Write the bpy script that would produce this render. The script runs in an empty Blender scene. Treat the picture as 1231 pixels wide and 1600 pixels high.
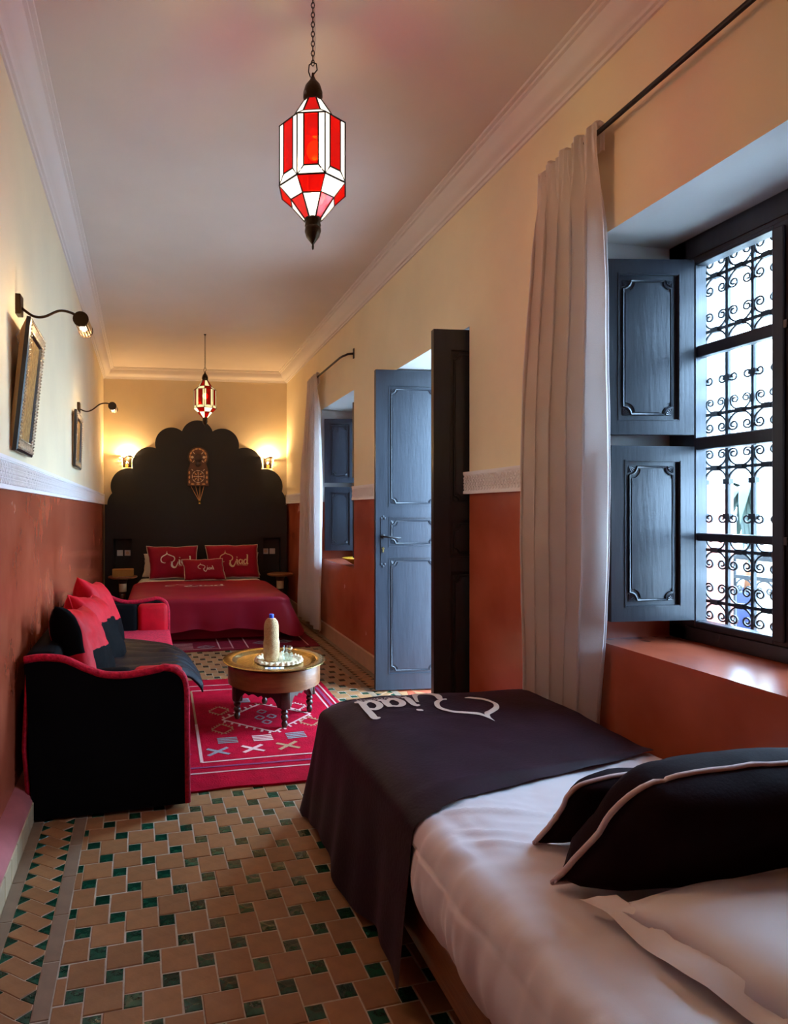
import bpy, bmesh, math, random
from mathutils import Vector, Matrix, noise

random.seed(7)
scene = bpy.context.scene
COL = scene.collection

# ------------------------------------------------------------------ camera, world, exposure
F_PX, CX_PX, HY_PX, CAM_H = 966.0, 451.5, 797.6, 1.28
TH = math.atan((451.5 - 250.0) / 966.0)          # camera is turned right of the room's long axis
cam_d = bpy.data.cameras.new('camera')
cam_d.sensor_fit = 'VERTICAL'
cam_d.sensor_height = 24.0
cam_d.lens = F_PX / 1600.0 * 24.0
cam_d.shift_x = (615.5 - CX_PX) / 1600.0
cam_d.shift_y = -(800.0 - HY_PX) / 1600.0
cam_d.clip_start = 0.02
cam = bpy.data.objects.new('camera', cam_d)
COL.objects.link(cam)
cam.location = (0, 0, CAM_H)
cam.rotation_euler = (math.pi / 2, 0, -TH)
scene.camera = cam

WORLD_STRENGTH = 15.0
world = bpy.data.worlds.new('sky')
scene.world = world
world.use_nodes = True
wn = world.node_tree.nodes
wn.clear()
w_out = wn.new('ShaderNodeOutputWorld')
w_bg = wn.new('ShaderNodeBackground')
w_bg.inputs['Color'].default_value = (0.43, 0.69, 1.0, 1)
w_bg.inputs['Strength'].default_value = WORLD_STRENGTH
world.node_tree.links.new(w_bg.outputs[0], w_out.inputs[0])

scene.view_settings.view_transform = 'Standard'
scene.view_settings.look = 'None'
scene.view_settings.gamma = 1.0
scene.view_settings.use_curve_mapping = False
scene.view_settings.exposure = 1.65
scene.cycles.use_denoising = True
scene.cycles.max_bounces = 8
scene.cycles.diffuse_bounces = 5
scene.cycles.transparent_max_bounces = 16
scene.cycles.sample_clamp_indirect = 6.0

def portal(name, loc, sx, sy):
    d = bpy.data.lights.new(name, 'AREA')
    d.shape = 'RECTANGLE'; d.size = sx; d.size_y = sy
    d.cycles.is_portal = True
    o = bpy.data.objects.new(name, d); COL.objects.link(o)
    o.location = loc
    o.rotation_euler = (0, math.pi / 2, 0)
    return o
# daylight openings (sampling portals for the sky, they give off no light)
portal('window_portal', (2.34, 1.62, 1.55), 1.6, 1.1)
portal('window_portal', (2.34, 5.71, 1.55), 1.6, 1.2)
portal('door_portal', (2.34, 3.67, 1.15), 2.3, 1.2)

# ------------------------------------------------------------------ helpers
class MB:
    """collects shapes, then becomes ONE mesh"""
    def __init__(s): s.v = []; s.f = []; s.m = []
    def add(s, vs, fs, mi=0):
        b = len(s.v)
        s.v += [tuple(p) for p in vs]
        s.f += [tuple(b + i for i in f) for f in fs]
        s.m += [mi] * len(fs)
        return s
    def box(s, x0, x1, y0, y1, z0, z1, mi=0):
        vs = [(x0,y0,z0),(x1,y0,z0),(x1,y1,z0),(x0,y1,z0),(x0,y0,z1),(x1,y0,z1),(x1,y1,z1),(x0,y1,z1)]
        return s.add(vs, [(0,3,2,1),(4,5,6,7),(0,1,5,4),(1,2,6,5),(2,3,7,6),(3,0,4,7)], mi)
    def rbox(s, x0, x1, y0, y1, z0, z1, r=.01, seg=2, mi=0):
        bm = bmesh.new()
        bmesh.ops.create_cube(bm, size=1)
        for v in bm.verts:
            v.co = ((x0+x1)/2 + v.co.x*(x1-x0), (y0+y1)/2 + v.co.y*(y1-y0), (z0+z1)/2 + v.co.z*(z1-z0))
        bmesh.ops.bevel(bm, geom=bm.edges[:], offset=r, segments=seg, affect='EDGES', profile=.5)
        return s.bm(bm, mi)
    def bm(s, bm, mi=0):
        bm.verts.index_update()
        vs = [v.co[:] for v in bm.verts]; fs = [[v.index for v in f.verts] for f in bm.faces]
        bm.free()
        return s.add(vs, fs, mi)
    def tube(s, pts, r, n=8, closed=False, mi=0, cap=True, up=None):
        pts = [Vector(p) for p in pts]; N = len(pts)
        rs = r if isinstance(r, (list, tuple)) else [r]*N
        vs = []
        prev = None
        for i in range(N):
            if closed: t = pts[(i+1) % N] - pts[i-1]
            else: t = pts[min(i+1, N-1)] - pts[max(i-1, 0)]
            if t.length < 1e-9: t = Vector((0,0,1))
            t.normalize()
            if prev is None:
                a = Vector(up) if up else (Vector((0,0,1)) if abs(t.z) < .9 else Vector((1,0,0)))
                nrm = (a - t*a.dot(t)).normalized()
            else:
                nrm = prev - t*prev.dot(t)
                if nrm.length < 1e-6: nrm = t.orthogonal()
                nrm.normalize()
            prev = nrm
            b = t.cross(nrm)
            for k in range(n):
                a = 2*math.pi*(k+.5)/n
                vs.append(pts[i] + (nrm*math.cos(a) + b*math.sin(a))*rs[i])
        fs = []
        for i in range(N if closed else N-1):
            j = (i+1) % N
            for k in range(n):
                k2 = (k+1) % n
                fs.append((i*n+k, i*n+k2, j*n+k2, j*n+k))
        if cap and not closed:
            fs.append(tuple(reversed(range(n)))); fs.append(tuple((N-1)*n+k for k in range(n)))
        return s.add(vs, fs, mi)
    def lathe(s, prof, n=24, c=(0,0,0), mi=0):
        vs = []; fs = []
        for (r, z) in prof:
            for k in range(n):
                a = 2*math.pi*k/n
                vs.append((c[0]+r*math.cos(a), c[1]+r*math.sin(a), c[2]+z))
        for i in range(len(prof)-1):
            for k in range(n):
                k2 = (k+1) % n
                fs.append((i*n+k, i*n+k2, (i+1)*n+k2, (i+1)*n+k))
        if prof[0][0] > 1e-5: fs.append(tuple(reversed(range(n))))
        if prof[-1][0] > 1e-5: fs.append(tuple((len(prof)-1)*n+k for k in range(n)))
        return s.add(vs, fs, mi)
    def prism(s, poly, h0, h1, fn=None, mi=0, mside=None):
        """poly (a,b) extruded from h0 to h1; fn(a,b,h) -> xyz"""
        fn = fn or (lambda a, b, h: (a, b, h))
        n = len(poly)
        vs = [fn(a, b, h0) for a, b in poly] + [fn(a, b, h1) for a, b in poly]
        s.add(vs, [tuple(reversed(range(n))), tuple(range(n, 2*n))], mi)
        s.add(vs, [(i, (i+1) % n, n+(i+1) % n, n+i) for i in range(n)], mi if mside is None else mside)
        return s
    def grid(s, fn, nu, nv, mi=0, closed_u=False, mfn=None):
        b = len(s.v)
        for j in range(nv+1):
            for i in range(nu+1 if not closed_u else nu):
                s.v.append(tuple(fn(i/nu, j/nv)))
        w = nu+1 if not closed_u else nu
        for j in range(nv):
            for i in range(nu):
                i2 = (i+1) % w if closed_u else i+1
                s.f.append((b+j*w+i, b+j*w+i2, b+(j+1)*w+i2, b+(j+1)*w+i))
                s.m.append(mfn((i+.5)/nu, (j+.5)/nv) if mfn else mi)
        return s
    def sphere(s, c, r, n=12, m=8, sc=(1,1,1), mi=0):
        prof = [(r*math.sin(math.pi*i/m), -r*math.cos(math.pi*i/m)) for i in range(m+1)]
        b = len(s.v); s.lathe([(max(p, 1e-4), z) for p, z in prof], n, (0,0,0), mi)
        for i in range(b, len(s.v)):
            x, y, z = s.v[i]; s.v[i] = (c[0]+x*sc[0], c[1]+y*sc[1], c[2]+z*sc[2])
        return s
    def xf(s, M, start=0):
        for i in range(start, len(s.v)): s.v[i] = tuple(M @ Vector(s.v[i]))
        return s
    def shift(s, d):
        s.v = [(x-d[0], y-d[1], z-d[2]) for x, y, z in s.v]; return s
    def mesh(s, name, mats, smooth=False, auto=None):
        me = bpy.data.meshes.new(name)
        me.from_pydata(s.v, [], s.f)
        for m in (mats if isinstance(mats, (list, tuple)) else [mats]): me.materials.append(m)
        if any(s.m): me.polygons.foreach_set('material_index', s.m)
        bm = bmesh.new(); bm.from_mesh(me)
        bmesh.ops.recalc_face_normals(bm, faces=bm.faces[:])
        if auto is not None:
            for f in bm.faces: f.smooth = True
            for e in bm.edges:
                if len(e.link_faces) == 2 and e.calc_face_angle(0) > math.radians(auto): e.smooth = False
        elif smooth:
            for f in bm.faces: f.smooth = True
        bm.to_mesh(me); bm.free()
        me.update()
        return me

def link(name, me, parent=None):
    o = bpy.data.objects.new(name, me); COL.objects.link(o)
    if parent: o.parent = parent
    return o
def obj(name, mb, mats, parent=None, smooth=False, auto=None, origin=None, kind=None):
    """one mesh object; origin = world position of the parent Empty when mb is in world coordinates"""
    if origin is not None: mb.shift(origin)
    o = link(name, mb.mesh(name, mats, smooth, auto), parent)
    if origin is not None and parent is None: o.location = origin
    if kind: o['kind'] = kind
    return o
def tag(o, label=None, cat=None, group=None, kind=None):
    if label: o['label'] = label
    if cat: o['category'] = cat
    if group: o['group'] = group
    if kind: o['kind'] = kind
    return o
def thing(name, label, cat, loc=(0,0,0), rz=0, group=None, kind=None):
    o = bpy.data.objects.new(name, None); COL.objects.link(o)
    o.empty_display_size = .1
    o.location = loc; o.rotation_euler = (0, 0, rz)
    return tag(o, label, cat, group, kind)
def copy_tree(o, parent=None):
    c = o.copy(); COL.objects.link(c); c.parent = parent
    for ch in [k for k in bpy.data.objects if k.parent == o]: copy_tree(ch, c)
    return c
def lerp(a, b, t): return a + (b-a)*t
def smooth01(t):
    t = max(0, min(1, t)); return t*t*(3-2*t)
def arc(c, r, a0, a1, n):
    return [(c[0]+r*math.cos(lerp(a0, a1, i/n)), c[1]+r*math.sin(lerp(a0, a1, i/n))) for i in range(n+1)]
def arc3(p, q, r, n):
    """points of the circle arc from p through q to r"""
    (ax, ay), (bx, by), (cx, cy) = p, q, r
    d = 2*(ax*(by-cy)+bx*(cy-ay)+cx*(ay-by))
    ux = ((ax*ax+ay*ay)*(by-cy)+(bx*bx+by*by)*(cy-ay)+(cx*cx+cy*cy)*(ay-by))/d
    uy = ((ax*ax+ay*ay)*(cx-bx)+(bx*bx+by*by)*(ax-cx)+(cx*cx+cy*cy)*(bx-ax))/d
    R = math.hypot(ax-ux, ay-uy)
    a0 = math.atan2(ay-uy, ax-ux); am = math.atan2(by-uy, bx-ux); a1 = math.atan2(cy-uy, cx-ux)
    def unw(a, ref, sgn):
        while sgn*(a-ref) < 0: a += sgn*2*math.pi
        return a
    for sgn in (1, -1):
        m_ = unw(am, a0, sgn); e_ = unw(a1, a0, sgn)
        if sgn*(e_-m_) >= 0: break
    return [(ux+R*math.cos(lerp(a0, e_, i/n)), uy+R*math.sin(lerp(a0, e_, i/n))) for i in range(n+1)]
def spline(pts, n=8):
    """Catmull-Rom through points of any dimension"""
    P = [Vector(p) for p in pts]; out = []
    for i in range(len(P)-1):
        a = P[max(i-1, 0)]; b = P[i]; c = P[i+1]; d = P[min(i+2, len(P)-1)]
        for k in range(n):
            t = k/n
            out.append(.5*((2*b)+(c-a)*t+(2*a-5*b+4*c-d)*t*t+(3*b-a-3*c+d)*t**3))
    out.append(P[-1])
    return out
def fbm(x, y, z=0, o=3): return noise.fractal(Vector((x, y, z)), 1.0, 2.0, o)

# ------------------------------------------------------------------ materials
def nt(name):
    m = bpy.data.materials.new(name); m.use_nodes = True
    n = m.node_tree.nodes; l = m.node_tree.links
    p = n['Principled BSDF']
    return m, n, l, p
def mat(name, col, rough=.6, metal=0, var=0, vscale=6, bump=0, bscale=60, sheen=0, sheen_tint=None, spec=None, coat=0, detail=4,
        isl=0, objr=0, stretch=None, trans=0, col2=None, coat_rough=.1, rvar=0, sheen_rough=.4, bdist=.01):
    """procedural surface: colour with noise variation, fine bump, optional per-piece variation"""
    m, n, l, p = nt(name)
    p.inputs['Roughness'].default_value = rough
    p.inputs['Metallic'].default_value = metal
    if spec is not None: p.inputs['Specular IOR Level'].default_value = spec
    if sheen:
        p.inputs['Sheen Weight'].default_value = sheen
        p.inputs['Sheen Roughness'].default_value = sheen_rough
        if sheen_tint: p.inputs['Sheen Tint'].default_value = (*sheen_tint, 1)
    if coat:
        p.inputs['Coat Weight'].default_value = coat; p.inputs['Coat Roughness'].default_value = coat_rough
    if trans: p.inputs['Transmission Weight'].default_value = trans
    tc = n.new('ShaderNodeTexCoord')
    vec = tc.outputs['Object']
    if stretch:
        mp = n.new('ShaderNodeMapping'); mp.inputs['Scale'].default_value = stretch
        l.new(vec, mp.inputs[0]); vec = mp.outputs[0]
    src = None
    if var or col2:
        ns = n.new('ShaderNodeTexNoise'); ns.inputs['Scale'].default_value = vscale; ns.inputs['Detail'].default_value = detail
        l.new(vec, ns.inputs['Vector'])
        cr = n.new('ShaderNodeValToRGB')
        c2 = col2 if col2 else tuple(min(1, c*(1+var)) for c in col)
        c1 = col if col2 else tuple(c*(1-var) for c in col)
        cr.color_ramp.elements[0].color = (*c1, 1); cr.color_ramp.elements[0].position = .32
        cr.color_ramp.elements[1].color = (*c2, 1); cr.color_ramp.elements[1].position = .68
        l.new(ns.outputs['Fac'], cr.inputs[0]); src = cr.outputs[0]
        if rvar:
            mr = n.new('ShaderNodeMapRange'); mr.inputs['To Min'].default_value = rough-rvar; mr.inputs['To Max'].default_value = rough+rvar
            l.new(ns.outputs['Fac'], mr.inputs['Value']); l.new(mr.outputs[0], p.inputs['Roughness'])
    if isl or objr:
        geo = n.new('ShaderNodeNewGeometry'); oi = n.new('ShaderNodeObjectInfo')
        ad = n.new('ShaderNodeMath'); ad.operation = 'ADD'
        l.new(geo.outputs['Random Per Island'], ad.inputs[0]); l.new(oi.outputs['Random'], ad.inputs[1])
        fr = n.new('ShaderNodeMath'); fr.operation = 'FRACT'; l.new(ad.outputs[0], fr.inputs[0])
        mr = n.new('ShaderNodeMapRange'); a_ = max(isl, objr)
        mr.inputs['To Min'].default_value = 1-a_; mr.inputs['To Max'].default_value = 1+a_
        l.new(fr.outputs[0], mr.inputs['Value'])
        hs = n.new('ShaderNodeHueSaturation'); l.new(mr.outputs[0], hs.inputs['Value'])
        if src: l.new(src, hs.inputs['Color'])
        else: hs.inputs['Color'].default_value = (*col, 1)
        src = hs.outputs[0]
    if src: l.new(src, p.inputs['Base Color'])
    else: p.inputs['Base Color'].default_value = (*col, 1)
    if bump:
        nb = n.new('ShaderNodeTexNoise'); nb.inputs['Scale'].default_value = bscale; nb.inputs['Detail'].default_value = 3
        l.new(vec, nb.inputs['Vector'])
        bp = n.new('ShaderNodeBump'); bp.inputs['Strength'].default_value = bump; bp.inputs['Distance'].default_value = bdist
        l.new(nb.outputs['Fac'], bp.inputs['Height']); l.new(bp.outputs[0], p.inputs['Normal'])
    return m
def emis(name, col, strength):
    m, n, l, p = nt(name)
    p.inputs['Base Color'].default_value = (0, 0, 0, 1)
    p.inputs['Emission Color'].default_value = (*col, 1); p.inputs['Emission Strength'].default_value = strength
    return m
def glass_clear(name, tint=(1,1,1), refl=.08):
    """thin clear pane: mostly see-through, fresnel reflection on top"""
    m = bpy.data.materials.new(name); m.use_nodes = True
    n = m.node_tree.nodes; l = m.node_tree.links; n.clear()
    o = n.new('ShaderNodeOutputMaterial'); mx = n.new('ShaderNodeMixShader')
    tr = n.new('ShaderNodeBsdfTransparent'); gl = n.new('ShaderNodeBsdfGlossy'); fr = n.new('ShaderNodeFresnel')
    tr.inputs[0].default_value = (*tint, 1); gl.inputs['Roughness'].default_value = .02
    n.remove(fr)
    lw_ = n.new('ShaderNodeLayerWeight'); lw_.inputs[0].default_value = .5
    pw_ = n.new('ShaderNodeMath'); pw_.operation = 'POWER'; pw_.inputs[1].default_value = 4
    ma_ = n.new('ShaderNodeMath'); ma_.operation = 'MULTIPLY_ADD'; ma_.inputs[1].default_value = .5; ma_.inputs[2].default_value = refl*.4
    l.new(lw_.outputs['Facing'], pw_.inputs[0]); l.new(pw_.outputs[0], ma_.inputs[0]); l.new(ma_.outputs[0], mx.inputs[0])
    l.new(tr.outputs[0], mx.inputs[1]); l.new(gl.outputs[0], mx.inputs[2]); l.new(mx.outputs[0], o.inputs[0])
    return m
def pane_lit(name, tint, ecol, estr, clear=.35):
    """stained lantern glass lit from inside: part see-through, part glowing"""
    m = bpy.data.materials.new(name); m.use_nodes = True
    n = m.node_tree.nodes; l = m.node_tree.links; n.clear()
    o = n.new('ShaderNodeOutputMaterial'); mx = n.new('ShaderNodeMixShader'); ad = n.new('ShaderNodeMixShader')
    tr = n.new('ShaderNodeBsdfTransparent'); tr.inputs[0].default_value = (*tint, 1)
    em = n.new('ShaderNodeEmission'); em.inputs[0].default_value = (*ecol, 1); em.inputs[1].default_value = estr
    gl = n.new('ShaderNodeBsdfGlossy'); gl.inputs['Roughness'].default_value = .08
    mx.inputs[0].default_value = 1-clear
    l.new(tr.outputs[0], mx.inputs[1]); l.new(em.outputs[0], mx.inputs[2])
    ad.inputs[0].default_value = .05
    l.new(mx.outputs[0], ad.inputs[1]); l.new(gl.outputs[0], ad.inputs[2]); l.new(ad.outputs[0], o.inputs[0])
    return m
def fabric_thin(name, col, transl=.35, bump=.2, bscale=300, var=.06, vscale=5):
    m = mat(name, col, .85, var=var, vscale=vscale, bump=bump, bscale=bscale, sheen=.2)
    n = m.node_tree.nodes; l = m.node_tree.links
    out = n['Material Output']; p = n['Principled BSDF']
    t = n.new('ShaderNodeBsdfTranslucent'); t.inputs[0].default_value = (*col, 1)
    mx = n.new('ShaderNodeMixShader'); mx.inputs[0].default_value = transl
    l.new(p.outputs[0], mx.inputs[1]); l.new(t.outputs[0], mx.inputs[2]); l.new(mx.outputs[0], out.inputs[0])
    return m
def carved(name, col):
    m, n, l, p = nt(name)
    p.inputs['Base Color'].default_value = (*col, 1); p.inputs['Roughness'].default_value = .75
    tc = n.new('ShaderNodeTexCoord')
    vo = n.new('ShaderNodeTexVoronoi'); vo.inputs['Scale'].default_value = 62; vo.feature = 'DISTANCE_TO_EDGE'
    v2 = n.new('ShaderNodeTexVoronoi'); v2.inputs['Scale'].default_value = 120
    ad = n.new('ShaderNodeMath'); ad.operation = 'ADD'
    bp = n.new('ShaderNodeBump'); bp.inputs['Strength'].default_value = .6; bp.inputs['Distance'].default_value = .008
    for v in (vo, v2): l.new(tc.outputs['Object'], v.inputs['Vector'])
    l.new(vo.outputs[0], ad.inputs[0]); l.new(v2.outputs[0], ad.inputs[1]); l.new(ad.outputs[0], bp.inputs['Height']); l.new(bp.outputs[0], p.inputs['Normal'])
    return m
def grain(name, c1, c2, rough=.4, scale=(2, 2, 30), coat=0):
    return mat(name, c1, rough, col2=c2, vscale=3, stretch=scale, bump=.12, bscale=6, coat=coat)

M = {}
M['plaster'] = mat('cream_plaster', (.78,.655,.445), .75, var=.05, vscale=2, bump=.12, bscale=14)
M['ceiling'] = mat('ceiling_plaster', (.64,.56,.515), .7, var=.05, vscale=1.2, bump=.06, bscale=9)
M['cornice'] = mat('cornice_plaster', (.68,.61,.575), .6)
M['tadelakt'] = mat('terracotta_tadelakt', (.32,.060,.026), .25, col2=(.43,.098,.047), vscale=3.2, bump=.05, bscale=22, detail=6, rvar=.06)
M['reveal'] = mat('white_reveal_plaster', (.56,.55,.54), .7, var=.05, vscale=2, bump=.1, bscale=12)
M['dado'] = carved('carved_plaster', (.80,.76,.76))
M['dado_plain'] = mat('band_plaster', (.80,.76,.76), .7)
M['skirt_r'] = mat('skirting_plaster', (.42,.22,.13), .5, var=.08, vscale=8)
M['skirt_pink'] = mat('pink_tadelakt', (.42,.12,.12), .35, var=.15, vscale=10)
M['skirt_tile'] = mat('skirting_tile', (.48,.34,.20), .35, var=.1, vscale=20, objr=.12)
M['mortar'] = mat('mortar', (.46,.39,.30), .8, var=.15, vscale=40, bump=.2, bscale=90)
M['tile'] = mat('terracotta_tile', (.29,.135,.055), .38, var=.13, vscale=22, isl=.13, objr=.13, bump=.12, bscale=45, rvar=.08)
M['tile_grey'] = mat('border_tile', (.21,.135,.085), .45, var=.12, vscale=20, isl=.1)
M['tile_green'] = mat('green_glazed_tile', (.006,.046,.024), .15, var=.5, vscale=30, isl=.35, objr=.35, bump=.25, bscale=60)
M['black_paint'] = mat('black_paint', (.009,.0078,.009), .5, var=.12, vscale=4, bump=.04, bscale=30)
M['navy'] = mat('navy_painted_wood', (.0165,.020,.028), .36, col2=(.022,.0265,.037), vscale=5, stretch=(6,6,.7), bump=.08, bscale=12, rvar=.05)
M['iron'] = mat('black_iron', (.012,.012,.014), .5, metal=.3, bump=.1, bscale=120)
M['bronze'] = mat('dark_bronze', (.055,.034,.02), .38, metal=.9, bump=.2, bscale=150)
M['glass'] = glass_clear('window_glass')
M['glass_cup'] = glass_clear('drinking_glass', (.90,.95,.94), .35)
M['curtain'] = fabric_thin('linen_curtain', (.76,.69,.66), .42)
M['red_spread'] = mat('crimson_bedspread', (.30,.002,.022), .55, var=.1, vscale=3, sheen=.05, sheen_tint=(.9,.05,.2), spec=.3, bump=.06, bscale=180)
M['red_pillow'] = mat('crimson_cushion_cloth', (.30,.002,.024), .7, var=.06, vscale=8, spec=.25, bump=.06, bscale=200)
M['white_cloth'] = mat('white_linen', (.72,.68,.65), .8, bump=.05, bscale=200)
M['cream_cord'] = mat('cream_cord', (.66,.56,.48), .7, bump=.5, bscale=150)
M['print'] = mat('cream_print', (.80,.76,.70), .6)
M['print_gold'] = mat('beige_print', (.70,.50,.30), .6)
M['sheet'] = mat('sateen_sheet', (.76,.69,.70), .5, var=.04, vscale=3, sheen=.25, bump=.03, bscale=250)
M['plum'] = mat('plum_velvet', (.010,.0022,.006), .6, col2=(.020,.0045,.0125), vscale=5, sheen=.12, sheen_tint=(.50,.22,.44), sheen_rough=.35, bump=.15, bscale=80, spec=.25)
M['plum_cush'] = mat('plum_cushion_cloth', (.011,.003,.0055), .8, var=.15, vscale=6, spec=.08, sheen=.015, sheen_tint=(.5,.3,.4), bump=.08, bscale=150)
M['pink_cord'] = mat('pale_cord', (.62,.46,.45), .6)
M['velvet_red'] = mat('red_velvet', (.58,.002,.014), .6, col2=(.40,.001,.008), vscale=9, spec=.2, sheen=.10, sheen_tint=(1,.05,.1), bump=.1, bscale=90)
M['chenille_red'] = mat('red_chenille', (.62,.006,.035), .7, col2=(.30,.002,.014), vscale=70, spec=.2, sheen=.12, sheen_tint=(1,.2,.3), bump=.4, bscale=130)
M['velvet_black'] = mat('black_velvet', (.0028,.0024,.0028), .8, var=.2, vscale=6, spec=.06, sheen=.006, sheen_tint=(.5,.5,.6), bump=.08, bscale=60)
M['quilt'] = mat('black_satin_quilt', (.003,.003,.006), .45, var=.2, vscale=8, spec=.18, bump=.1, bscale=40)
M['rug'] = mat('red_rug_wool', (.38,.0018,.018), .9, col2=(.27,.0015,.013), vscale=14, spec=.05, sheen=.04, sheen_tint=(1,.1,.15), bump=.5, bscale=120)
M['rug_dark'] = mat('wine_rug_wool', (.19,.004,.018), .9, col2=(.13,.003,.011), vscale=14, spec=.15, bump=.5, bscale=120)
M['wool_pink'] = mat('pale_wool', (.60,.30,.27), .9, bump=.6, bscale=200)
M['wool_gold'] = mat('ochre_wool', (.34,.16,.07), .9, bump=.6, bscale=200)
M['wool_blue'] = mat('grey_blue_wool', (.21,.16,.17), .9, bump=.6, bscale=200)
M['wool_purple'] = mat('purple_wool', (.20,.006,.06), .9, bump=.6, bscale=200)
M['brass'] = mat('brass', (.60,.43,.16), .24, metal=1, var=.12, vscale=30, bump=.25, bscale=70)
M['wood_drum'] = grain('honey_wood', (.20,.068,.022), (.29,.115,.04), .35, (3,3,14), coat=.3)
M['wood_dark'] = grain('dark_wood', (.035,.014,.008), (.06,.024,.013), .35, (3,3,20), coat=.2)
M['wood_mid'] = grain('brown_wood', (.18,.06,.022), (.26,.10,.04), .4, (6,6,6))
M['wood_rail'] = grain('orange_wood', (.15,.035,.008), (.22,.06,.014), .35, (20,2,20), coat=.3)
M['rope'] = mat('jute_rope', (.50,.30,.14), .85, col2=(.62,.42,.22), vscale=40, bump=.6, bscale=160)
M['mat_woven'] = mat('pale_woven_straw', (.66,.52,.32), .85, var=.15, vscale=50, bump=.7, bscale=140)
M['blue_plastic'] = mat('blue_plastic', (.01,.06,.60), .35)
M['paper'] = mat('white_paper', (.78,.77,.76), .7)
M['ink'] = mat('dark_ink', (.02,.02,.10), .7)
M['ochre'] = mat('ochre_card', (.36,.17,.022), .6, var=.08, vscale=8)
M['bowl'] = mat('ochre_glaze', (.62,.30,.015), .25, var=.2, vscale=40)
M['plastic_white'] = mat('white_plastic', (.72,.70,.66), .4)
M['inlay'] = mat('bone_inlay', (.72,.36,.12), .45, var=.2, vscale=40)
M['inlay_pale'] = mat('pale_bone', (.85,.66,.40), .45)
M['board'] = mat('dark_red_lacquer', (.13,.05,.02), .4, var=.2, vscale=20)
M['frame_metal'] = mat('hammered_silver', (.42,.34,.24), .35, metal=.9, var=.35, vscale=90, bump=.8, bscale=110)
M['frame_edge'] = mat('frame_side', (.012,.008,.008), .35)
M['pic_back'] = mat('frame_backing', (.33,.17,.06), .6, var=.1, vscale=10)
M['leaf'] = mat('palm_leaf', (.006,.015,.005), .6, var=.3, vscale=6)
M['court_white'] = mat('white_render', (.80,.78,.74), .8, var=.03, vscale=2)
M['court_cream'] = mat('cream_render', (.72,.60,.44), .8, var=.05, vscale=3)
M['court_stone'] = mat('patio_stone', (.45,.42,.38), .7, var=.1, vscale=5)
M['pool'] = mat('pool_water', (.008,.035,.055), .08, var=.1, vscale=2, bump=.15, bscale=5)
M['clay'] = mat('blue_glazed_pot', (.004,.010,.06), .4, var=.1, vscale=10)
M['steel'] = mat('latch_steel', (.10,.09,.08), .4, metal=1)
M['bulb'] = emis('warm_bulb', (1.0,.72,.36), 14)

# ------------------------------------------------------------------ the room: sizes
XR = 1.652                 # right wall face
CEIL = 3.10
WT = .66                   # right wall thickness
def LWX(y): return -.52 - .0231*y
B0 = Vector((-.712, 8.256, 0)); BD = Vector((.997, -.0772, 0)).normalized(); BN = Vector((-BD.y, BD.x, 0))*-1   # BN points into the room
YF = -1.3                  # wall behind the camera
SILL, WTOP, DTOP, DADO0, DADO1 = .778, 2.33, 2.285, 1.37, 1.49
WIN = [(1.12, 2.12), (5.15, 6.27)]
DOOR = (3.10, 4.22)

def wall_strip(name, p0, p1, outward, th, zs, mis, mats):
    """straight wall cut in height bands of different plaster"""
    mb = MB()
    p0 = Vector(p0); p1 = Vector(p1); o = Vector(outward)*th
    for k in range(len(zs)-1):
        a, b = zs[k], zs[k+1]
        vs = [(p0.x,p0.y,a),(p1.x,p1.y,a),(p1.x,p1.y,b),(p0.x,p0.y,b),(p0.x+o.x,p0.y+o.y,a),(p1.x+o.x,p1.y+o.y,a),(p1.x+o.x,p1.y+o.y,b),(p0.x+o.x,p0.y+o.y,b)]
        fs = [(0,1,2,3),(5,4,7,6),(1,5,6,2),(4,0,3,7)]
        if k == 0: fs.append((4,5,1,0))
        if k == len(zs)-2: fs.append((3,2,6,7))
        mb.add(vs, fs, mis[k])
    return tag(obj(name, mb, mats), kind='structure')
wl = wall_strip('wall_left', (LWX(YF-.3), YF-.3, 0), (LWX(8.7), 8.7, 0), (-1, -.0231, 0), .3, [-.15, DADO0, CEIL+.1], [1, 0], [M['plaster'], M['tadelakt']])
tag(wl, 'long left wall, cream plaster above glossy terracotta tadelakt')
e0 = B0 - BD*.25; e1 = B0 + BD*2.62
wb = wall_strip('wall_back', e0, e1, -BN, .3, [-.15, CEIL+.1], [0], [M['plaster']])
tag(wb, 'cream end wall behind the black scalloped headboard')
wf = wall_strip('wall_front', (LWX(YF), YF, 0), (XR+WT, YF, 0), (0, -1, 0), .2, [-.15, DADO0, CEIL+.1], [1, 0], [M['plaster'], M['tadelakt']])
tag(wf, 'short wall behind the viewer, plaster over terracotta')

def wall_cells(name, ys, zs, x0, x1, hole, mfn, mats):
    mb = MB(); ny, nz = len(ys)-1, len(zs)-1
    solid = lambda i, k: 0 <= i < ny and 0 <= k < nz and not hole(i, k)
    for i in range(ny):
        for k in range(nz):
            if not solid(i, k): continue
            a, b, c, d = ys[i], ys[i+1], zs[k], zs[k+1]; mi = mfn(k)
            mb.add([(x0,a,c),(x0,b,c),(x0,b,d),(x0,a,d)], [(3,2,1,0)], mi)
            mb.add([(x1,a,c),(x1,b,c),(x1,b,d),(x1,a,d)], [(0,1,2,3)], 2)
            if mi == 0: mi = 3
            if not solid(i-1, k): mb.add([(x0,a,c),(x1,a,c),(x1,a,d),(x0,a,d)], [(0,1,2,3)], mi)
            if not solid(i+1, k): mb.add([(x0,b,c),(x1,b,c),(x1,b,d),(x0,b,d)], [(3,2,1,0)], mi)
            if not solid(i, k-1): mb.add([(x0,a,c),(x1,a,c),(x1,b,c),(x0,b,c)], [(3,2,1,0)], mi)
            if not solid(i, k+1): mb.add([(x0,a,d),(x1,a,d),(x1,b,d),(x0,b,d)], [(0,1,2,3)], mi)
    return mb
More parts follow.
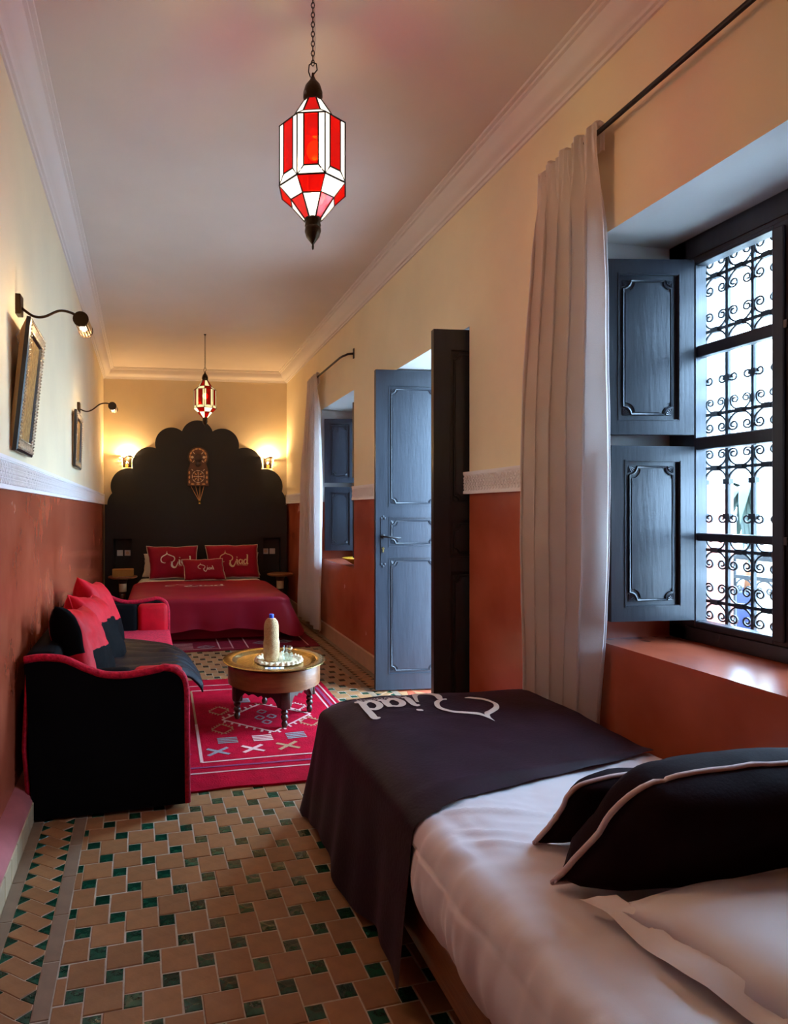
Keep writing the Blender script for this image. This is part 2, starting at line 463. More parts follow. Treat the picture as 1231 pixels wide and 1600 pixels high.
ys = [YF, WIN[0][0], WIN[0][1], DOOR[0], DOOR[1], WIN[1][0], WIN[1][1], 8.4]
zs = [-.15, 0.0, SILL, DADO0, DTOP, WTOP, CEIL+.1]
def hole(i, k):
    if i in (1, 5): return k in (2, 3, 4)
    if i == 3: return k in (1, 2, 3)
    return False
wr = tag(obj('wall_right', wall_cells('wall_right', ys, zs, XR, XR+WT, hole, lambda k: 1 if k <= 2 else 0, None), [M['plaster'], M['tadelakt'], M['court_white'], M['reveal']]), kind='structure')
tag(wr, 'long right wall with two deep window niches and the doorway')

mb = MB(); mb.box(-1.4, XR+WT, YF-.3, 8.7, CEIL, CEIL+.2)
tag(obj('ceiling', mb, M['ceiling']), 'plain warm grey plaster ceiling', kind='structure')

# cornices
prof = [(0,2.972),(.010,2.972),(.014,2.984),(.026,2.986),(.030,2.996)] + [(lerp(.034,.094,t)+.010*math.sin(math.pi*t), lerp(3.0,3.064,t)-.010*math.sin(math.pi*t)) for t in (0,.2,.4,.6,.8,1)] + [(.098,3.076),(.112,3.078),(.114,3.088),(.132,3.089),(.134,3.1005),(0,3.1005)]
def run(prof, p0, p1, n, mi=0):
    p0 = Vector(p0); d = Vector(p1)-p0; L = d.length; d.normalize(); n = Vector(n).normalized()
    return MB().prism(prof, 0, L, lambda a, b, h: tuple(p0 + d*h + n*a + Vector((0,0,b))))
LN = Vector((1, .0231, 0)).normalized()
C_BL = B0; C_BR = B0 + BD*2.37
for nm, p0, p1, n, lab in (('trim_1', (LWX(YF), YF, 0), (LWX(8.26), 8.26, 0), LN, 'moulded plaster cornice along the left wall'),
                      ('trim_2', (XR, YF, 0), (XR, 8.08, 0), (-1,0,0), 'moulded plaster cornice along the right wall'),
                      ('trim_3', B0, C_BR, BN, 'moulded plaster cornice above the headboard wall')):
    tag(obj(nm, run(prof, p0, p1, n), M['cornice'], auto=40), lab, kind='structure')

# carved plaster bands
def band(nm, p0, p1, n, lab, z0=DADO0, z1=DADO1):
    o = tag(obj(nm, run([(-.005,z0+.014),(.014,z0+.014),(.014,z1-.018),(-.005,z1-.018)], p0, p1, n), M['dado']), lab, kind='structure')
    for zz in ((z0, z0+.017), (z1-.020, z1-.012), (z1-.014, z1)):
        w = .020 if zz[0] != z1-.020 else .017
        obj('fillet', run([(-.005,zz[0]),(w,zz[0]),(w,zz[1]),(-.005,zz[1])], p0, p1, n), M['dado_plain'], o)
    # interlaced carving in real relief between the fillets
    a_, b_ = Vector(p0), Vector(p1); L = (b_-a_).length; d_ = (b_-a_).normalized(); n_ = Vector(n).normalized()
    cv = MB(); per = .056
    seg = max(8, int(L/per*8))
    for zc, am in ((z0+.040, .020), (z1-.044, .020)):
        for ph in (0, math.pi):
            cv.tube([a_ + d_*(L*i/seg) + n_*.0145 + Vector((0,0,zc + am*math.sin(2*math.pi*L*i/seg/per+ph))) for i in range(seg+1)], .0042, 4, cap=False)
    for k in range(int(L/per*2)):
        c = a_ + d_*((k+.5)*per/2) + n_*.0145
        for zc in (z0+.040, z1-.044):
            w = .007; q = [c + d_*w + Vector((0,0,zc)), c + Vector((0,0,zc+w)), c - d_*w + Vector((0,0,zc)), c + Vector((0,0,zc-w)), c + n_*.006 + Vector((0,0,zc))]
            cv.add(q, [(0,1,4),(1,2,4),(2,3,4),(3,0,4)])
    obj('carving', cv, M['dado_plain'], o, kind='stuff')
    return o
band('trim_4', (LWX(YF), YF, 0), (LWX(8.2), 8.2, 0), LN, 'white carved plaster band along the left wall', 1.36, 1.485)
for k, (a, b, lab) in enumerate(((YF, WIN[0][0], 'carved plaster band on the wall before the near window'),
                        (WIN[0][1], DOOR[0]+.035, 'carved plaster band between the near window and the doorway'),
                        (DOOR[1], WIN[1][0]+.01, 'carved plaster band between the doorway and the far window'), (WIN[1][1], 8.06, 'carved plaster band between the far window and the headboard'))):
    band('trim_%d' % (5+k), (XR, a, 0), (XR, b, 0), (-1,0,0), lab)

# skirtings
o = tag(obj('baseboard_left', run([(-.005,.085),(.072,.085),(.070,.094),(.060,.112),(.038,.130),(.012,.143),(-.005,.145)], (LWX(YF), YF, 0), (LWX(8.2), 8.2, 0), LN), M['skirt_pink'], auto=50), 'tiled left skirting with rounded pink top', kind='structure')
tm = None
y = YF+.01; k = 0
while y < 8.0:
    if tm is None:
        tm = MB().rbox(0, .076, 0, .098, 0, .087, .003, 1).mesh('skirting_tile', M['skirt_tile'])
    t = link('tile', tm, o); t.location = (LWX(y), y, 0); t.rotation_euler = (0,0,.0231); y += .1015
for k, (a, b, lab) in enumerate(((YF, DOOR[0], 'low brown skirting under the near window'), (DOOR[1], 8.06, 'low brown skirting under the far window'))):
    tag(obj('baseboard_right' if k == 0 else 'baseboard_right.001', run([(-.005,0),(.014,0),(.014,.128),(.008,.136),(-.005,.136)], (XR, a, 0), (XR, b, 0), (-1,0,0)), M['skirt_r']), lab, kind='structure')

# ------------------------------------------------------------------ floor of laid tiles
fl = tag(obj('floor', MB().box(-1.4, XR+WT, YF-.3, 8.7, -.2, -.0022), M['mortar']), 'floor of beige terracotta tiles set with small green glazed squares', kind='structure')
CR = Vector((math.cos(TH), -math.sin(TH), 0)); CF = Vector((math.sin(TH), math.cos(TH), 0))
def cam2w(X, Y): return CR*X + CF*Y
ang = math.radians(103.74)
Tv = cam2w(math.cos(ang), math.sin(ang)); Nv = cam2w(math.sin(ang), -math.cos(ang))
TA, TB = .1006, .0503
ORG = cam2w(-.6492*CAM_H, 1.7896*CAM_H)
def project(p):
    q = p - Vector((0,0,CAM_H)); d = q.dot(CF)
    return (CX_PX + F_PX*q.dot(CR)/d, HY_PX - F_PX*q.z/d, d) if d > .05 else (1e9, 1e9, d)
def clip(poly, a, n):
    out = []
    for i in range(len(poly)):
        p, q = poly[i], poly[(i+1) % len(poly)]
        dp, dq = (p-a).dot(n), (q-a).dot(n)
        if dp >= 0: out.append(p)
        if dp*dq < 0: out.append(p + (q-p)*(dp/(dp-dq)))
    return out
PLX = lambda y: LWX(y) + .076            # foot of the left skirting
FL_L = .21; FL_R = .20
aL = Vector((PLX(0)+FL_L, 0, 0)); nL = LN
aR = Vector((XR-.014-FL_R, 0, 0)); nR = Vector((-1, 0, 0))
def covered(p):
    x, y = p.x, p.y
    if .66 < x < XR and .5 < y < 2.45: return True            # day bed
    if -.7 < x < .08 and 2.75 < y < 4.9: return True          # sofa
    if .1 < x < 1.1 and 2.9 < y < 4.6: return True            # rug
    if y > 6.0 and x < 1.4: return True
    if 5.7 < y and .1 < x < 1.4: return True
    return False
def tile_mesh(mb, poly, z, jit=0, mi=0, g=.0017, bev=.0020):
    c = sum(poly, Vector((0,0,0)))/len(poly)
    def inset(p, d):
        v = p-c; L = v.length
        return c + v*max(0, (L-d*1.35)/L)
    top = [inset(p, g+bev) for p in poly]; mid = [inset(p, g) for p in poly]
    n = len(poly); tx, ty = random.uniform(-jit, jit), random.uniform(-jit, jit)
    zz = lambda p: z + (p-c).x*tx + (p-c).y*ty
    vs = [(p.x,p.y,zz(p)) for p in top] + [(p.x,p.y,zz(p)-.0022) for p in mid] + [(p.x,p.y,-.006) for p in mid]
    fs = [tuple(range(n))] + [(n+i, n+(i+1) % n, (i+1) % n, i) for i in range(n)] + [(2*n+i, 2*n+(i+1) % n, n+(i+1) % n, n+i) for i in range(n)]
    mb.add(vs, fs, mi)
cand = []
for i in range(-70, 110):
    for j in range(-110, 90):
        g = ORG + Nv*(TB*i + TA*j) + Tv*(-TA*i + TB*j)
        if g.y < YF-.1 or g.y > 8.2 or g.x < -1 or g.x > 1.8: continue
        for kind, s, c in (('green', TB, g), ('beige', TA, g - Nv*((TA+TB)/2) + Tv*((TA-TB)/2))):
            h = s/2
            poly = [c - Nv*h - Tv*h, c + Nv*h - Tv*h, c + Nv*h + Tv*h, c - Nv*h + Tv*h]
            full = len(poly)
            whole = all((p-aL).dot(nL) > 0 and (p-aR).dot(nR) > 0 for p in poly)
            if not whole:
                poly = clip(clip(poly, aL, nL), aR, nR)
                if len(poly) < 3: continue
                cc = sum(poly, Vector((0,0,0)))/len(poly)
                if max((p-cc).length for p in poly) < .012: continue
            if c.y > 8.06 - .0772*(c.x-1.65): continue
            px, py, d = project(c)
            vis = -20 < px < 1251 and 0 < py < 1620 and not covered(c)
            cand.append((d if vis else 99+d, kind, poly, c, whole))
cand.sort(key=lambda t: t[0])
cnt = {'green': 0, 'beige': 0}
rest = MB(); cached = {}
for d, kind, poly, c, whole in cand:
    m_ = M['tile_green'] if kind == 'green' else M['tile']
    z = random.uniform(-.0012, .0006)
    if d < 90 and cnt[kind] < 300:
        cnt[kind] += 1
        jit = .012 if kind == 'beige' else .02
        if whole:
            key = (kind, cnt[kind] % 5)
            if key not in cached:
                mb = MB(); tile_mesh(mb, [p-c for p in poly], 0, jit, 0)
                cached[key] = mb.mesh(kind + '_tile', m_)
            o = link('tile' if kind == 'beige' else 'green_tile', cached[key], fl); o.location = (c.x, c.y, z)
            o.rotation_euler = (0, 0, random.uniform(-.012, .012))
        else:
            mb = MB(); tile_mesh(mb, [p-c for p in poly], 0, jit)
            o = obj('tile' if kind == 'beige' else 'green_tile', mb, m_, fl); o.location = (c.x, c.y, z)
    else:
        tile_mesh(rest, poly, z, .01, 1 if kind == 'green' else 0)
# borders along both walls: plain strip, band with green triangles, plain strip
PER = .0675
def border(base, d, n, L, near):
    """base point on the skirting foot, d along the wall, n into the room"""
    P = lambda u, s: base + d*s + n*u
    s = 0; k = 0
    u0, u1, u2 = .04, .163, .208
    h = .038
    while s < L:
        cpos = P(.1, s)
        px, py, dd = project(cpos)
        single = near and -30 < px < 1251 and 1240 < py < 1640
        e = s + PER; b = .052
        ph = PER*.55                                     # right-hand triangles run half a step behind
        pieces = [('triangle_tile', [P(u0, s), P(u0+h, s+b/2), P(u0, s+b)], 1),
                  ('triangle_tile', [P(u1, s-ph), P(u1, s-ph+b), P(u1-h, s-ph+b/2)], 1),
                  ('band_tile', [P(u0+h, s+b/2), P(u0, s+b), P(u0, e), P(u0+h, e+b/2), P(u1-h, e-ph+b/2), P(u1, e-ph), P(u1, s-ph+b), P(u1-h, s-ph+b/2)], 0)]
        for nm, poly, mi in pieces:
            c = sum(poly, Vector((0,0,0)))/len(poly)
            if single:
                mb = MB(); tile_mesh(mb, [p-c for p in poly], 0, .01, 0, .0012, .0015)
                o = obj(nm, mb, M['tile_green'] if mi else M['tile'], fl); o.location = (c.x, c.y, random.uniform(-.001, .0005))
            else: tile_mesh(rest, poly, 0, .01, mi, .0012, .0015)
        s = e
    s = 0
    while s < L:
        for a_, b_ in ((0, u0), (u1, u2)):
            ln = .21
            poly = [P(a_, s), P(b_, s), P(b_, s+ln), P(a_, s+ln)]
            c = sum(poly, Vector((0,0,0)))/4
            px, py, dd = project(c)
            if near and -30 < px < 1251 and 1240 < py < 1640:
                mb = MB(); tile_mesh(mb, [p-c for p in poly], 0, .004, 0, .0012, .0015)
                o = obj('strip_tile', mb, M['tile_grey'], fl); o.location = (c.x, c.y, 0)
            else: tile_mesh(rest, poly, 0, .004, 2, .0012, .0015)
        s += .21
border(Vector((PLX(YF), YF, 0)), Vector((-.0231, 1, 0)).normalized(), LN, 9.3, True)
border(Vector((XR-.014, YF, 0)), Vector((0, 1, 0)), Vector((-1, 0, 0)), 9.3, False)
# doorway floor continues to the threshold
for k in range(6):
    for j in range(11):
        x0, y0 = XR-.012+k*.1105, DOOR[0]+.005+j*.1012
        poly = [Vector(p) for p in ((x0,y0,0),(x0+.11,y0,0),(x0+.11,y0+.1,0),(x0,y0+.1,0))]
        tile_mesh(rest, poly, 0, .01, 1 if (k+j) % 4 == 0 else 0)
obj('tile_field', rest, [M['tile'], M['tile_green'], M['tile_grey']], fl, kind='stuff')

# ------------------------------------------------------------------ panelled leaves (door leaves, shutters)
def notched(u0, u1, z0, z1, r, n=5):
    """panel outline with concave corners"""
    pts = []
    for (cx, cz, a0, a1) in ((u0, z0, math.pi/2, 0), (u1, z0, math.pi, math.pi/2), (u1, z1, -math.pi/2, -math.pi), (u0, z1, 0, -math.pi/2)):
        pts += [(cx + r*math.cos(lerp(a0, a1, i/n)), cz + r*math.sin(lerp(a0, a1, i/n))) for i in range(n+1)]
    return pts
def leaf(parent, W, H, panels, th=.035, m=None, rec=.013, names=('leaf_frame', 'panel', 'moulding', 'corner_fan'), detail=True):
    """u along +x from the hinge, z up, thickness from y=0 to y=th; returns the frame mesh object"""
    m = m or M['navy']
    us = sorted({0, W, *[p[0] for p in panels], *[p[1] for p in panels]})
    zz = sorted({0, H, *[p[2] for p in panels], *[p[3] for p in panels]})
    inp = lambda u, z: any(p[0] < u < p[1] and p[2] < z < p[3] for p in panels)
    mb = MB(); nu, nz = len(us)-1, len(zz)-1
    solid = lambda i, k: 0 <= i < nu and 0 <= k < nz and not inp((us[i]+us[i+1])/2, (zz[k]+zz[k+1])/2)
    for i in range(nu):
        for k in range(nz):
            if not solid(i, k): continue
            a, b, c, d = us[i], us[i+1], zz[k], zz[k+1]
            mb.add([(a,0,c),(b,0,c),(b,0,d),(a,0,d)], [(0,1,2,3)]); mb.add([(a,th,c),(b,th,c),(b,th,d),(a,th,d)], [(3,2,1,0)])
            if not solid(i-1, k): mb.add([(a,0,c),(a,th,c),(a,th,d),(a,0,d)], [(3,2,1,0)])
            if not solid(i+1, k): mb.add([(b,0,c),(b,th,c),(b,th,d),(b,0,d)], [(0,1,2,3)])
            if not solid(i, k-1): mb.add([(a,0,c),(b,0,c),(b,th,c),(a,th,c)], [(3,2,1,0)])
            if not solid(i, k+1): mb.add([(a,0,d),(b,0,d),(b,th,d),(a,th,d)], [(0,1,2,3)])
    # beaded edge around every recess
    for p in panels:
        for yy in (0, th):
            e = .004
            mb.tube([(p[0]-e,yy,p[2]-e),(p[1]+e,yy,p[2]-e),(p[1]+e,yy,p[3]+e),(p[0]-e,yy,p[3]+e)], .0035, 4, True)
    obj(names[0], mb, m, parent)
    for p in panels:
        u0, u1, z0, z1 = p
        mg = .020
        mb = MB().box(u0, u1, rec, th-rec, z0, z1)
        # raised field
        r = min(.030, (z1-z0)*.22)
        for ya, yb in ((rec-.005, rec+.001), (th-rec-.001, th-rec+.005)):
            mb.prism(notched(u0+mg+.008, u1-mg-.008, z0+mg+.008, z1-mg-.008, r+.006), ya, yb, lambda a, b, h: (a, h, b))
        obj(names[1], mb, m, parent)
        if not detail: continue
        mo = MB()
        for yy in (rec-.003, th-rec+.003):
            mo.tube([(a, yy, b) for a, b in notched(u0+mg, u1-mg, z0+mg, z1-mg, r)], .0045, 5, True)
        obj(names[2], mo, m, parent, auto=60)
        for (cx, cz, a0) in ((u0+mg-.004, z0+mg-.004, 0), (u1-mg+.004, z0+mg-.004, math.pi/2), (u1-mg+.004, z1-mg+.004, math.pi), (u0+mg-.004, z1-mg+.004, -math.pi/2)):
            f = MB()
            for k in range(5):
                a = a0 + math.radians(9 + 18*k)
                e = (cx + (r-.004)*math.cos(a), cz + (r-.004)*math.sin(a))
                for yy in (rec-.001, th-rec+.001):
                    f.tube([(cx+.004*math.cos(a), yy, cz+.004*math.sin(a)), (e[0], yy, e[1])], [.0015, .0042], 5)
            obj(names[3], f, m, parent)

# ------------------------------------------------------------------ windows
def scroll_pts(a, turns=1.35, n=22):
    """C scroll: an arch of radius a with both ends curling inward (local x,z plane, arch on top)"""
    pts = []
    for i in range(n+1):                      # left volute, from its eye outwards
        t = i/n
        ang = math.pi + (1-t)*turns*2*math.pi
        r = lerp(.006, .42*a, t)
        pts.append((-a + .42*a + r*math.cos(ang), r*math.sin(ang)))
    top = [(-a*math.cos(math.pi*i/14), a*math.sin(math.pi*i/14)) for i in range(1, 14)]
    right = [(-x, z) for x, z in reversed(pts)]
    return pts + top + right
def grille(y0, y1, z0, z1, xg, label):
    t = thing('window_grille', label, 'grille', (xg, (y0+y1)/2, z0), 0)
    L = y1-y0; sp = .1065; nb = int(L/sp)
    Y0 = L/2 - nb*sp
    for k in range(nb+1):
        y = Y0 + k*sp
        obj('bar', MB().box(-.007, .007, y-.0060, y+.0060, 0, z1-z0), M['iron'], t)
    obj('bar', MB().box(-.007, .007, -L/2, -L/2+.014, 0, z1-z0), M['iron'], t)
    lev = [0.006, .118, .324, .65, .865, 1.199, 1.414, z1-z0-.006]
    for z in lev:
        obj('cross_bar', MB().box(-.004, .004, -L/2, L/2, z-.006, z+.006), M['iron'], t)
    a = sp/2-.004
    sc = MB().tube([(0, x, z) for x, z in scroll_pts(a)], .0042, 4).mesh('scroll', M['iron'])
    cl = MB().box(-.010, .010, -.015, .015, -.011, .011).mesh('collar', M['iron'])
    def put(y, z, rx, s=1, name='scroll', me=None):
        o = link(name, me or sc, t); o.location = (0, y, z); o.rotation_euler = (rx, 0, 0); o.scale = (1, s, s); return o
    # round-headed arch with small curls at its feet
    leg = .145
    vol = [(-a+.020 + lerp(.004, .020, q/14)*math.cos(math.pi + (1-q/14)*2.4*math.pi), -leg - lerp(.004, .020, q/14)*math.sin(math.pi + (1-q/14)*2.4*math.pi)*-1) for q in range(15)]
    arch = vol + [(-a, -leg*.5)] + [(-a*math.cos(math.pi*q/12), a*math.sin(math.pi*q/12)) for q in range(13)] + [(a, -leg*.5)] + [(-x, z) for x, z in reversed(vol)]
    ar = MB().tube([(0, x, z) for x, z in arch], .0042, 4).mesh('arch', M['iron'])
    for k in range(nb):
        y = Y0 + (k+.5)*sp
        for (za, zb) in ((.118,.324),(.65,.865),(1.199,1.414)):
            put(y, za+a+.004, math.pi); put(y, zb-a-.004, 0)
            put(y, zb, 0, .9, 'collar', cl); put(y, za, 0, .9, 'collar', cl)
        put(y, .118-a-.004, 0); put(y, 1.414+a+.004, math.pi)
        for (za, zb) in ((.324,.65),(.865,1.199)):
            put(y, zb-a-.004, 0, 1, 'arch', ar); put(y, za+a*.9, math.pi, .85)
    for k in range(nb+1):
        y = Y0 + k*sp
        for z in (.46,.595,1.0,1.14): put(y, z, 0, .9, 'collar', cl)
    return t

def window(n, y0, y1, label, sides):
    t = thing('window_%d' % n, label, None, (2.0, y0, SILL), 0, kind='structure')
    O = (2.0, y0, SILL); W = y1-y0
    fr, st, ce = .085, .048, .124
    gw = (W-2*fr-2*st-ce)/2
    mb = MB()
    mb.rbox(2.0, 2.075, y0, y0+fr, SILL, WTOP, .004, 1); mb.rbox(2.0, 2.075, y1-fr, y1, SILL, WTOP, .004, 1)
    mb.rbox(2.0, 2.075, y0+.002, y1-.002, SILL, SILL+.055, .004, 1); mb.rbox(2.0, 2.075, y0+.002, y1-.002, WTOP-.085, WTOP, .004, 1)
    mb.rbox(1.995, 2.03, y0+.03, y1-.03, WTOP-.11, WTOP-.085, .004, 1)
    obj('frame', mb, M['navy'], t, origin=O)
    for s in (0, 1):
        a = y0+fr if s == 0 else y1-fr-st-gw-ce/2
        b = a + st + gw + ce/2
        ga, gb = (a+st, a+st+gw) if s == 0 else (a+ce/2, a+ce/2+gw)
        if s == 0: ga, gb = a+st, a+st+gw
        zl = [(.860, 1.165), (1.194, 1.510), (1.556, 1.862), (1.905, 2.213)]
        mb = MB(); xa, xb = 1.992, 2.045
        mb.rbox(xa, xb, a, ga, SILL+.055, WTOP-.10, .004, 1); mb.rbox(xa, xb, gb, b, SILL+.055, WTOP-.10, .004, 1)
        for (za, zb) in ((SILL+.055, .860), (1.510, 1.556), (2.213, WTOP-.10)): mb.rbox(xa, xb, ga-.001, gb+.001, za, zb, .004, 1)
        for (za, zb) in ((1.165, 1.194), (1.862, 1.905)): mb.rbox(xa+.008, xb-.006, ga-.001, gb+.001, za, zb, .003, 1)
        mb.rbox(xa-.012, xa, (gb+.005) if s == 0 else (ga-.045), (gb+.045) if s == 0 else (ga-.005), SILL+.07, WTOP-.12, .003, 1)
        obj('casement', mb, M['navy'], t, origin=O)
        for (za, zb) in zl:
            obj('pane', MB().box(2.018, 2.022, ga-.004, gb+.004, za-.004, zb+.004), M['glass'], t, origin=O)
    for z in (1.18, 1.885):
        y = y0 + fr + st + gw + .012 + gw*0
        mb = MB().box(1.982, 1.987, y, y+.04, z-.004, z+.004); mb.box(1.980, 1.994, y+.014, y+.025, z-.013, z+.013)
        obj('latch', mb, M['steel'], t, origin=(2.0, y0, SILL))
        y = y1-fr-st-gw-.07
        mb = MB().box(1.982, 1.987, y, y+.04, z-.004, z+.004); mb.box(1.980, 1.994, y+.014, y+.025, z-.013, z+.013)
        obj('latch', mb, M['steel'], t, origin=(2.0, y0, SILL))
    for (hy, free, z0, z1) in sides:
        d = Vector((free[0]-1.982, free[1]-hy)); Wd = d.length
        sh = bpy.data.objects.new('shutter', None); COL.objects.link(sh); sh.parent = t
        sh.location = (1.982-2.0, hy-y0, z0-SILL); sh.rotation_euler = (0, 0, math.atan2(d.y, d.x))
        mgu = .06; Hh = z1-z0
        leaf(sh, Wd, Hh, [(mgu, Wd-mgu, .058, Hh-.058)], .028, M['navy'])
        for hz in (.09, Hh-.09): obj('hinge', MB().lathe([(.007,-.03),(.007,.03)], 8, (0,-.004,hz)), M['iron'], sh)
    return t
window(1, *WIN[0], 'near window with navy casements, scrolled grille and folded panelled shutters', [
    (2.004, (1.64, 2.064), 1.566, 2.228), (2.006, (1.645, 2.034), .865, 1.522)])
window(2, *WIN[1], 'far window niche with small navy panelled shutters', [
    (6.155, (1.67, 6.215), 1.566, 2.228), (6.155, (1.67, 6.20), .865, 1.522),
    (5.265, (1.655, 5.205), 1.566, 2.228), (5.265, (1.655, 5.20), .865, 1.522)])
grille(WIN[0][0]+.01, WIN[0][1]-.01, SILL+.02, WTOP-.03, 2.16, 'black wrought iron scroll grille outside the near window')
grille(WIN[1][0]+.01, WIN[1][1]-.01, SILL+.02, WTOP-.03, 2.16, 'black wrought iron scroll grille outside the far window')

# ------------------------------------------------------------------ door leaves
def door(n, hinge, free, z0, H, label, handle):
    d = Vector((free[0]-hinge[0], free[1]-hinge[1])); W = d.length
    t = thing('door_%d' % n, label, None, (hinge[0], hinge[1], z0), math.atan2(d.y, d.x), kind='structure')
    mg = .098
    leaf(t, W, H, [(mg, W-mg, .115, .93), (mg, W-mg, 1.015, 1.215), (mg, W-mg, 1.30, H-.115)], .042, M['navy'])
    if handle:
        s = handle                                      # side of the handle
        yy = .042 if s > 0 else 0
        u = W-.052
        pl = MB()
        pl.prism([(u-.017+a*0, 0) for a in ()] or [(u-.016,.90),(u+.016,.90),(u+.016,1.20),(u-.016,1.20)], 0, .004, lambda a, b, h: (a, yy+s*h, b))
        for zc in (.90, 1.20):
            for k in range(3):
                pl.sphere((u+(k-1)*.012, yy+s*.002, zc+(.012 if zc > 1 else -.012)+(.012 if zc > 1 else -.012)*(k == 1)), .010, 8, 5, (1,.35,1))
        obj('handle_plate', pl, M['navy'], t)
        hd = MB().tube([(u, yy, 1.085), (u, yy+s*.045, 1.085), (u-.03, yy+s*.05, 1.083), (u-.07, yy+s*.05, 1.077), (u-.115, yy+s*.05, 1.075)], [.008,.008,.0085,.008,.007], 8)
        hd.tube([(u, yy, 1.085), (u, yy+s*.012, 1.085)], .016, 10)
        obj('handle', hd, M['iron'], t, smooth=True)
        obj('keyhole', MB().tube([(u, yy, 1.0), (u, yy+s*.010, 1.0)], .010, 10).box(u-.005, u+.005, min(yy, yy+s*.01), max(yy, yy+s*.01), .972, 1.0), M['brass'], t)
    for hz in (.25, 1.1, 2.0): obj('hinge', MB().lathe([(.008,-.05),(.008,.05)], 8, (0,-.004,hz)), M['iron'], t)
    return t
door(1, (2.03, 4.135), (1.490, 4.180), .012, 2.262, 'grey-blue panelled door leaf with lever handle, lit by daylight', 1)
door(2, (2.03, 3.135), (1.470, 3.192), .012, 2.262, 'dark panelled door leaf seen in shadow beside the near wall', 0)
mb = MB()
for y0, y1 in ((DOOR[0], DOOR[0]+.05), (DOOR[1]-.05, DOOR[1])): mb.box(2.0, 2.12, y0, y1, 0, DTOP)
mb.box(2.0, 2.12, DOOR[0], DOOR[1], DTOP-.03, DTOP)
tag(obj('trim_9', mb, M['navy']), 'navy wooden frame lining the doorway', kind='structure')

# ------------------------------------------------------------------ courtyard seen through the window
tag(obj('ground', MB().box(2.3, 14, -7, 16, -.3, -.03), M['court_stone']), 'pale stone patio floor outside', kind='structure')
mb = MB().box(13, 13.3, -7, 16, -.3, 3.4)
tag(obj('wall_courtyard', mb, M['court_white']), 'white courtyard wall across the patio', kind='structure')
tag(obj('pool', MB().box(6.4, 10.2, 3.0, 9.5, -.03, -.005), M['pool']), 'turquoise pool water in the patio', 'pool', kind='structure')
rt = thing('railing', 'dark iron balustrade with flat handrail outside the window', 'railing', (3.75, 3.6, -.03))
obj('handrail', MB().rbox(-.06, .06, -2.6, 4.4, .99, 1.055, .01, 1), M['iron'], rt)
obj('bottom_rail', MB().box(-.015, .015, -2.6, 4.4, .10, .13), M['iron'], rt)
obj('upper_rail', MB().box(-.012, .012, -2.6, 4.4, .86, .885), M['iron'], rt)
bal = MB().lathe([(.011, .02), (.011, .99)], 8).mesh('baluster', M['iron'])
rs = MB().tube([(0, x, z) for x, z in scroll_pts(.06)], .006, 4).mesh('scroll', M['iron'])
for k in range(50):
    o = link('baluster', bal, rt); o.location = (0, -2.55+k*.14, 0)
    if k < 49:
        o = link('scroll', rs, rt); o.location = (0, -2.48+k*.14, .80)
        o = link('scroll', rs, rt); o.location = (0, -2.48+k*.14, .20); o.rotation_euler = (math.pi, 0, 0)
tag(obj('column', MB().box(4.95, 5.25, 4.02, 4.35, -.03, 3.4).box(4.9, 5.3, 3.97, 4.4, -.03, .2), M['court_cream']), 'cream square pillar of the patio beside the palm', 'pillar')
pt = thing('potted_palm', 'potted palm with drooping green leaves in the patio', 'plant', (6.2, 5.50, -.03))
obj('pot', MB().lathe([(.16,0),(.24,.40),(.27,.42),(.27,.46),(.23,.46),(.22,.40)], 20), M['clay'], pt, smooth=True)
obj('trunk', MB().tube([(0,0,.38),(.02,.01,.9),(.0,.0,1.52)], [.05,.04,.03], 8), M['wood_mid'], pt, smooth=True)
rg = random.Random(3)
for k in range(70):
    a = rg.uniform(0, 2*math.pi); L = rg.uniform(.5, .95); up = rg.uniform(.1, .75)
    mb = MB(); n = 9; vs = []
    for i in range(n+1):
        s = i/n
        r = L*s*.85; z = 1.50 + up*L*s*1.3 - 1.15*L*s*s*rg.uniform(.95,1.05)
        w = .048*math.sin(math.pi*min(1, s*.92+.08))
        c = Vector((math.cos(a)*r, math.sin(a)*r, z)); sd = Vector((-math.sin(a), math.cos(a), 0))
        vs += [c-sd*w+Vector((0,0,-.012*(w/.03))), c, c+sd*w+Vector((0,0,-.012*(w/.03)))]
    fs = []
    for i in range(n): fs += [(3*i,3*i+1,3*i+4,3*i+3),(3*i+1,3*i+2,3*i+5,3*i+4)]
    mb.add(vs, fs); obj('leaf', mb, M['leaf'], pt, smooth=True)

# ------------------------------------------------------------------ soft goods helpers
def pill_pt(C4, N, th, pinch, u, v, side, seed=0, wob=.010):
    BL, BR, TR, TL = C4[:4]
    # edges draw in a little between the corners
    pu = 4*u*(1-u); pv = 4*v*(1-v)
    uu = u + (0.5-u)*2*pinch*pv*abs(2*u-1)**3
    vv = v + (0.5-v)*2*pinch*pu*abs(2*v-1)**3
    p = BL.lerp(BR, uu).lerp(TL.lerp(TR, uu), vv)
    if len(C4) > 4 and v > .5:                       # softly rounded upper corners
        cc = (abs(2*u-1)*abs(2*v-1))**3
        p = p.lerp((BL+BR+TR+TL)/4, C4[4]*cc)
    if wob:
        wv = wob*fbm(u*4+seed, v*4, seed*.7)
        p = p + (TL-BL).normalized()*wv + (BR-BL).normalized()*wv*.8
    h = th*((1-(2*u-1)**4)*(1-(2*v-1)**4))**.55
    h *= 1 + .10*fbm(u*3+seed, v*3, seed)
    return p + N*(h*side)
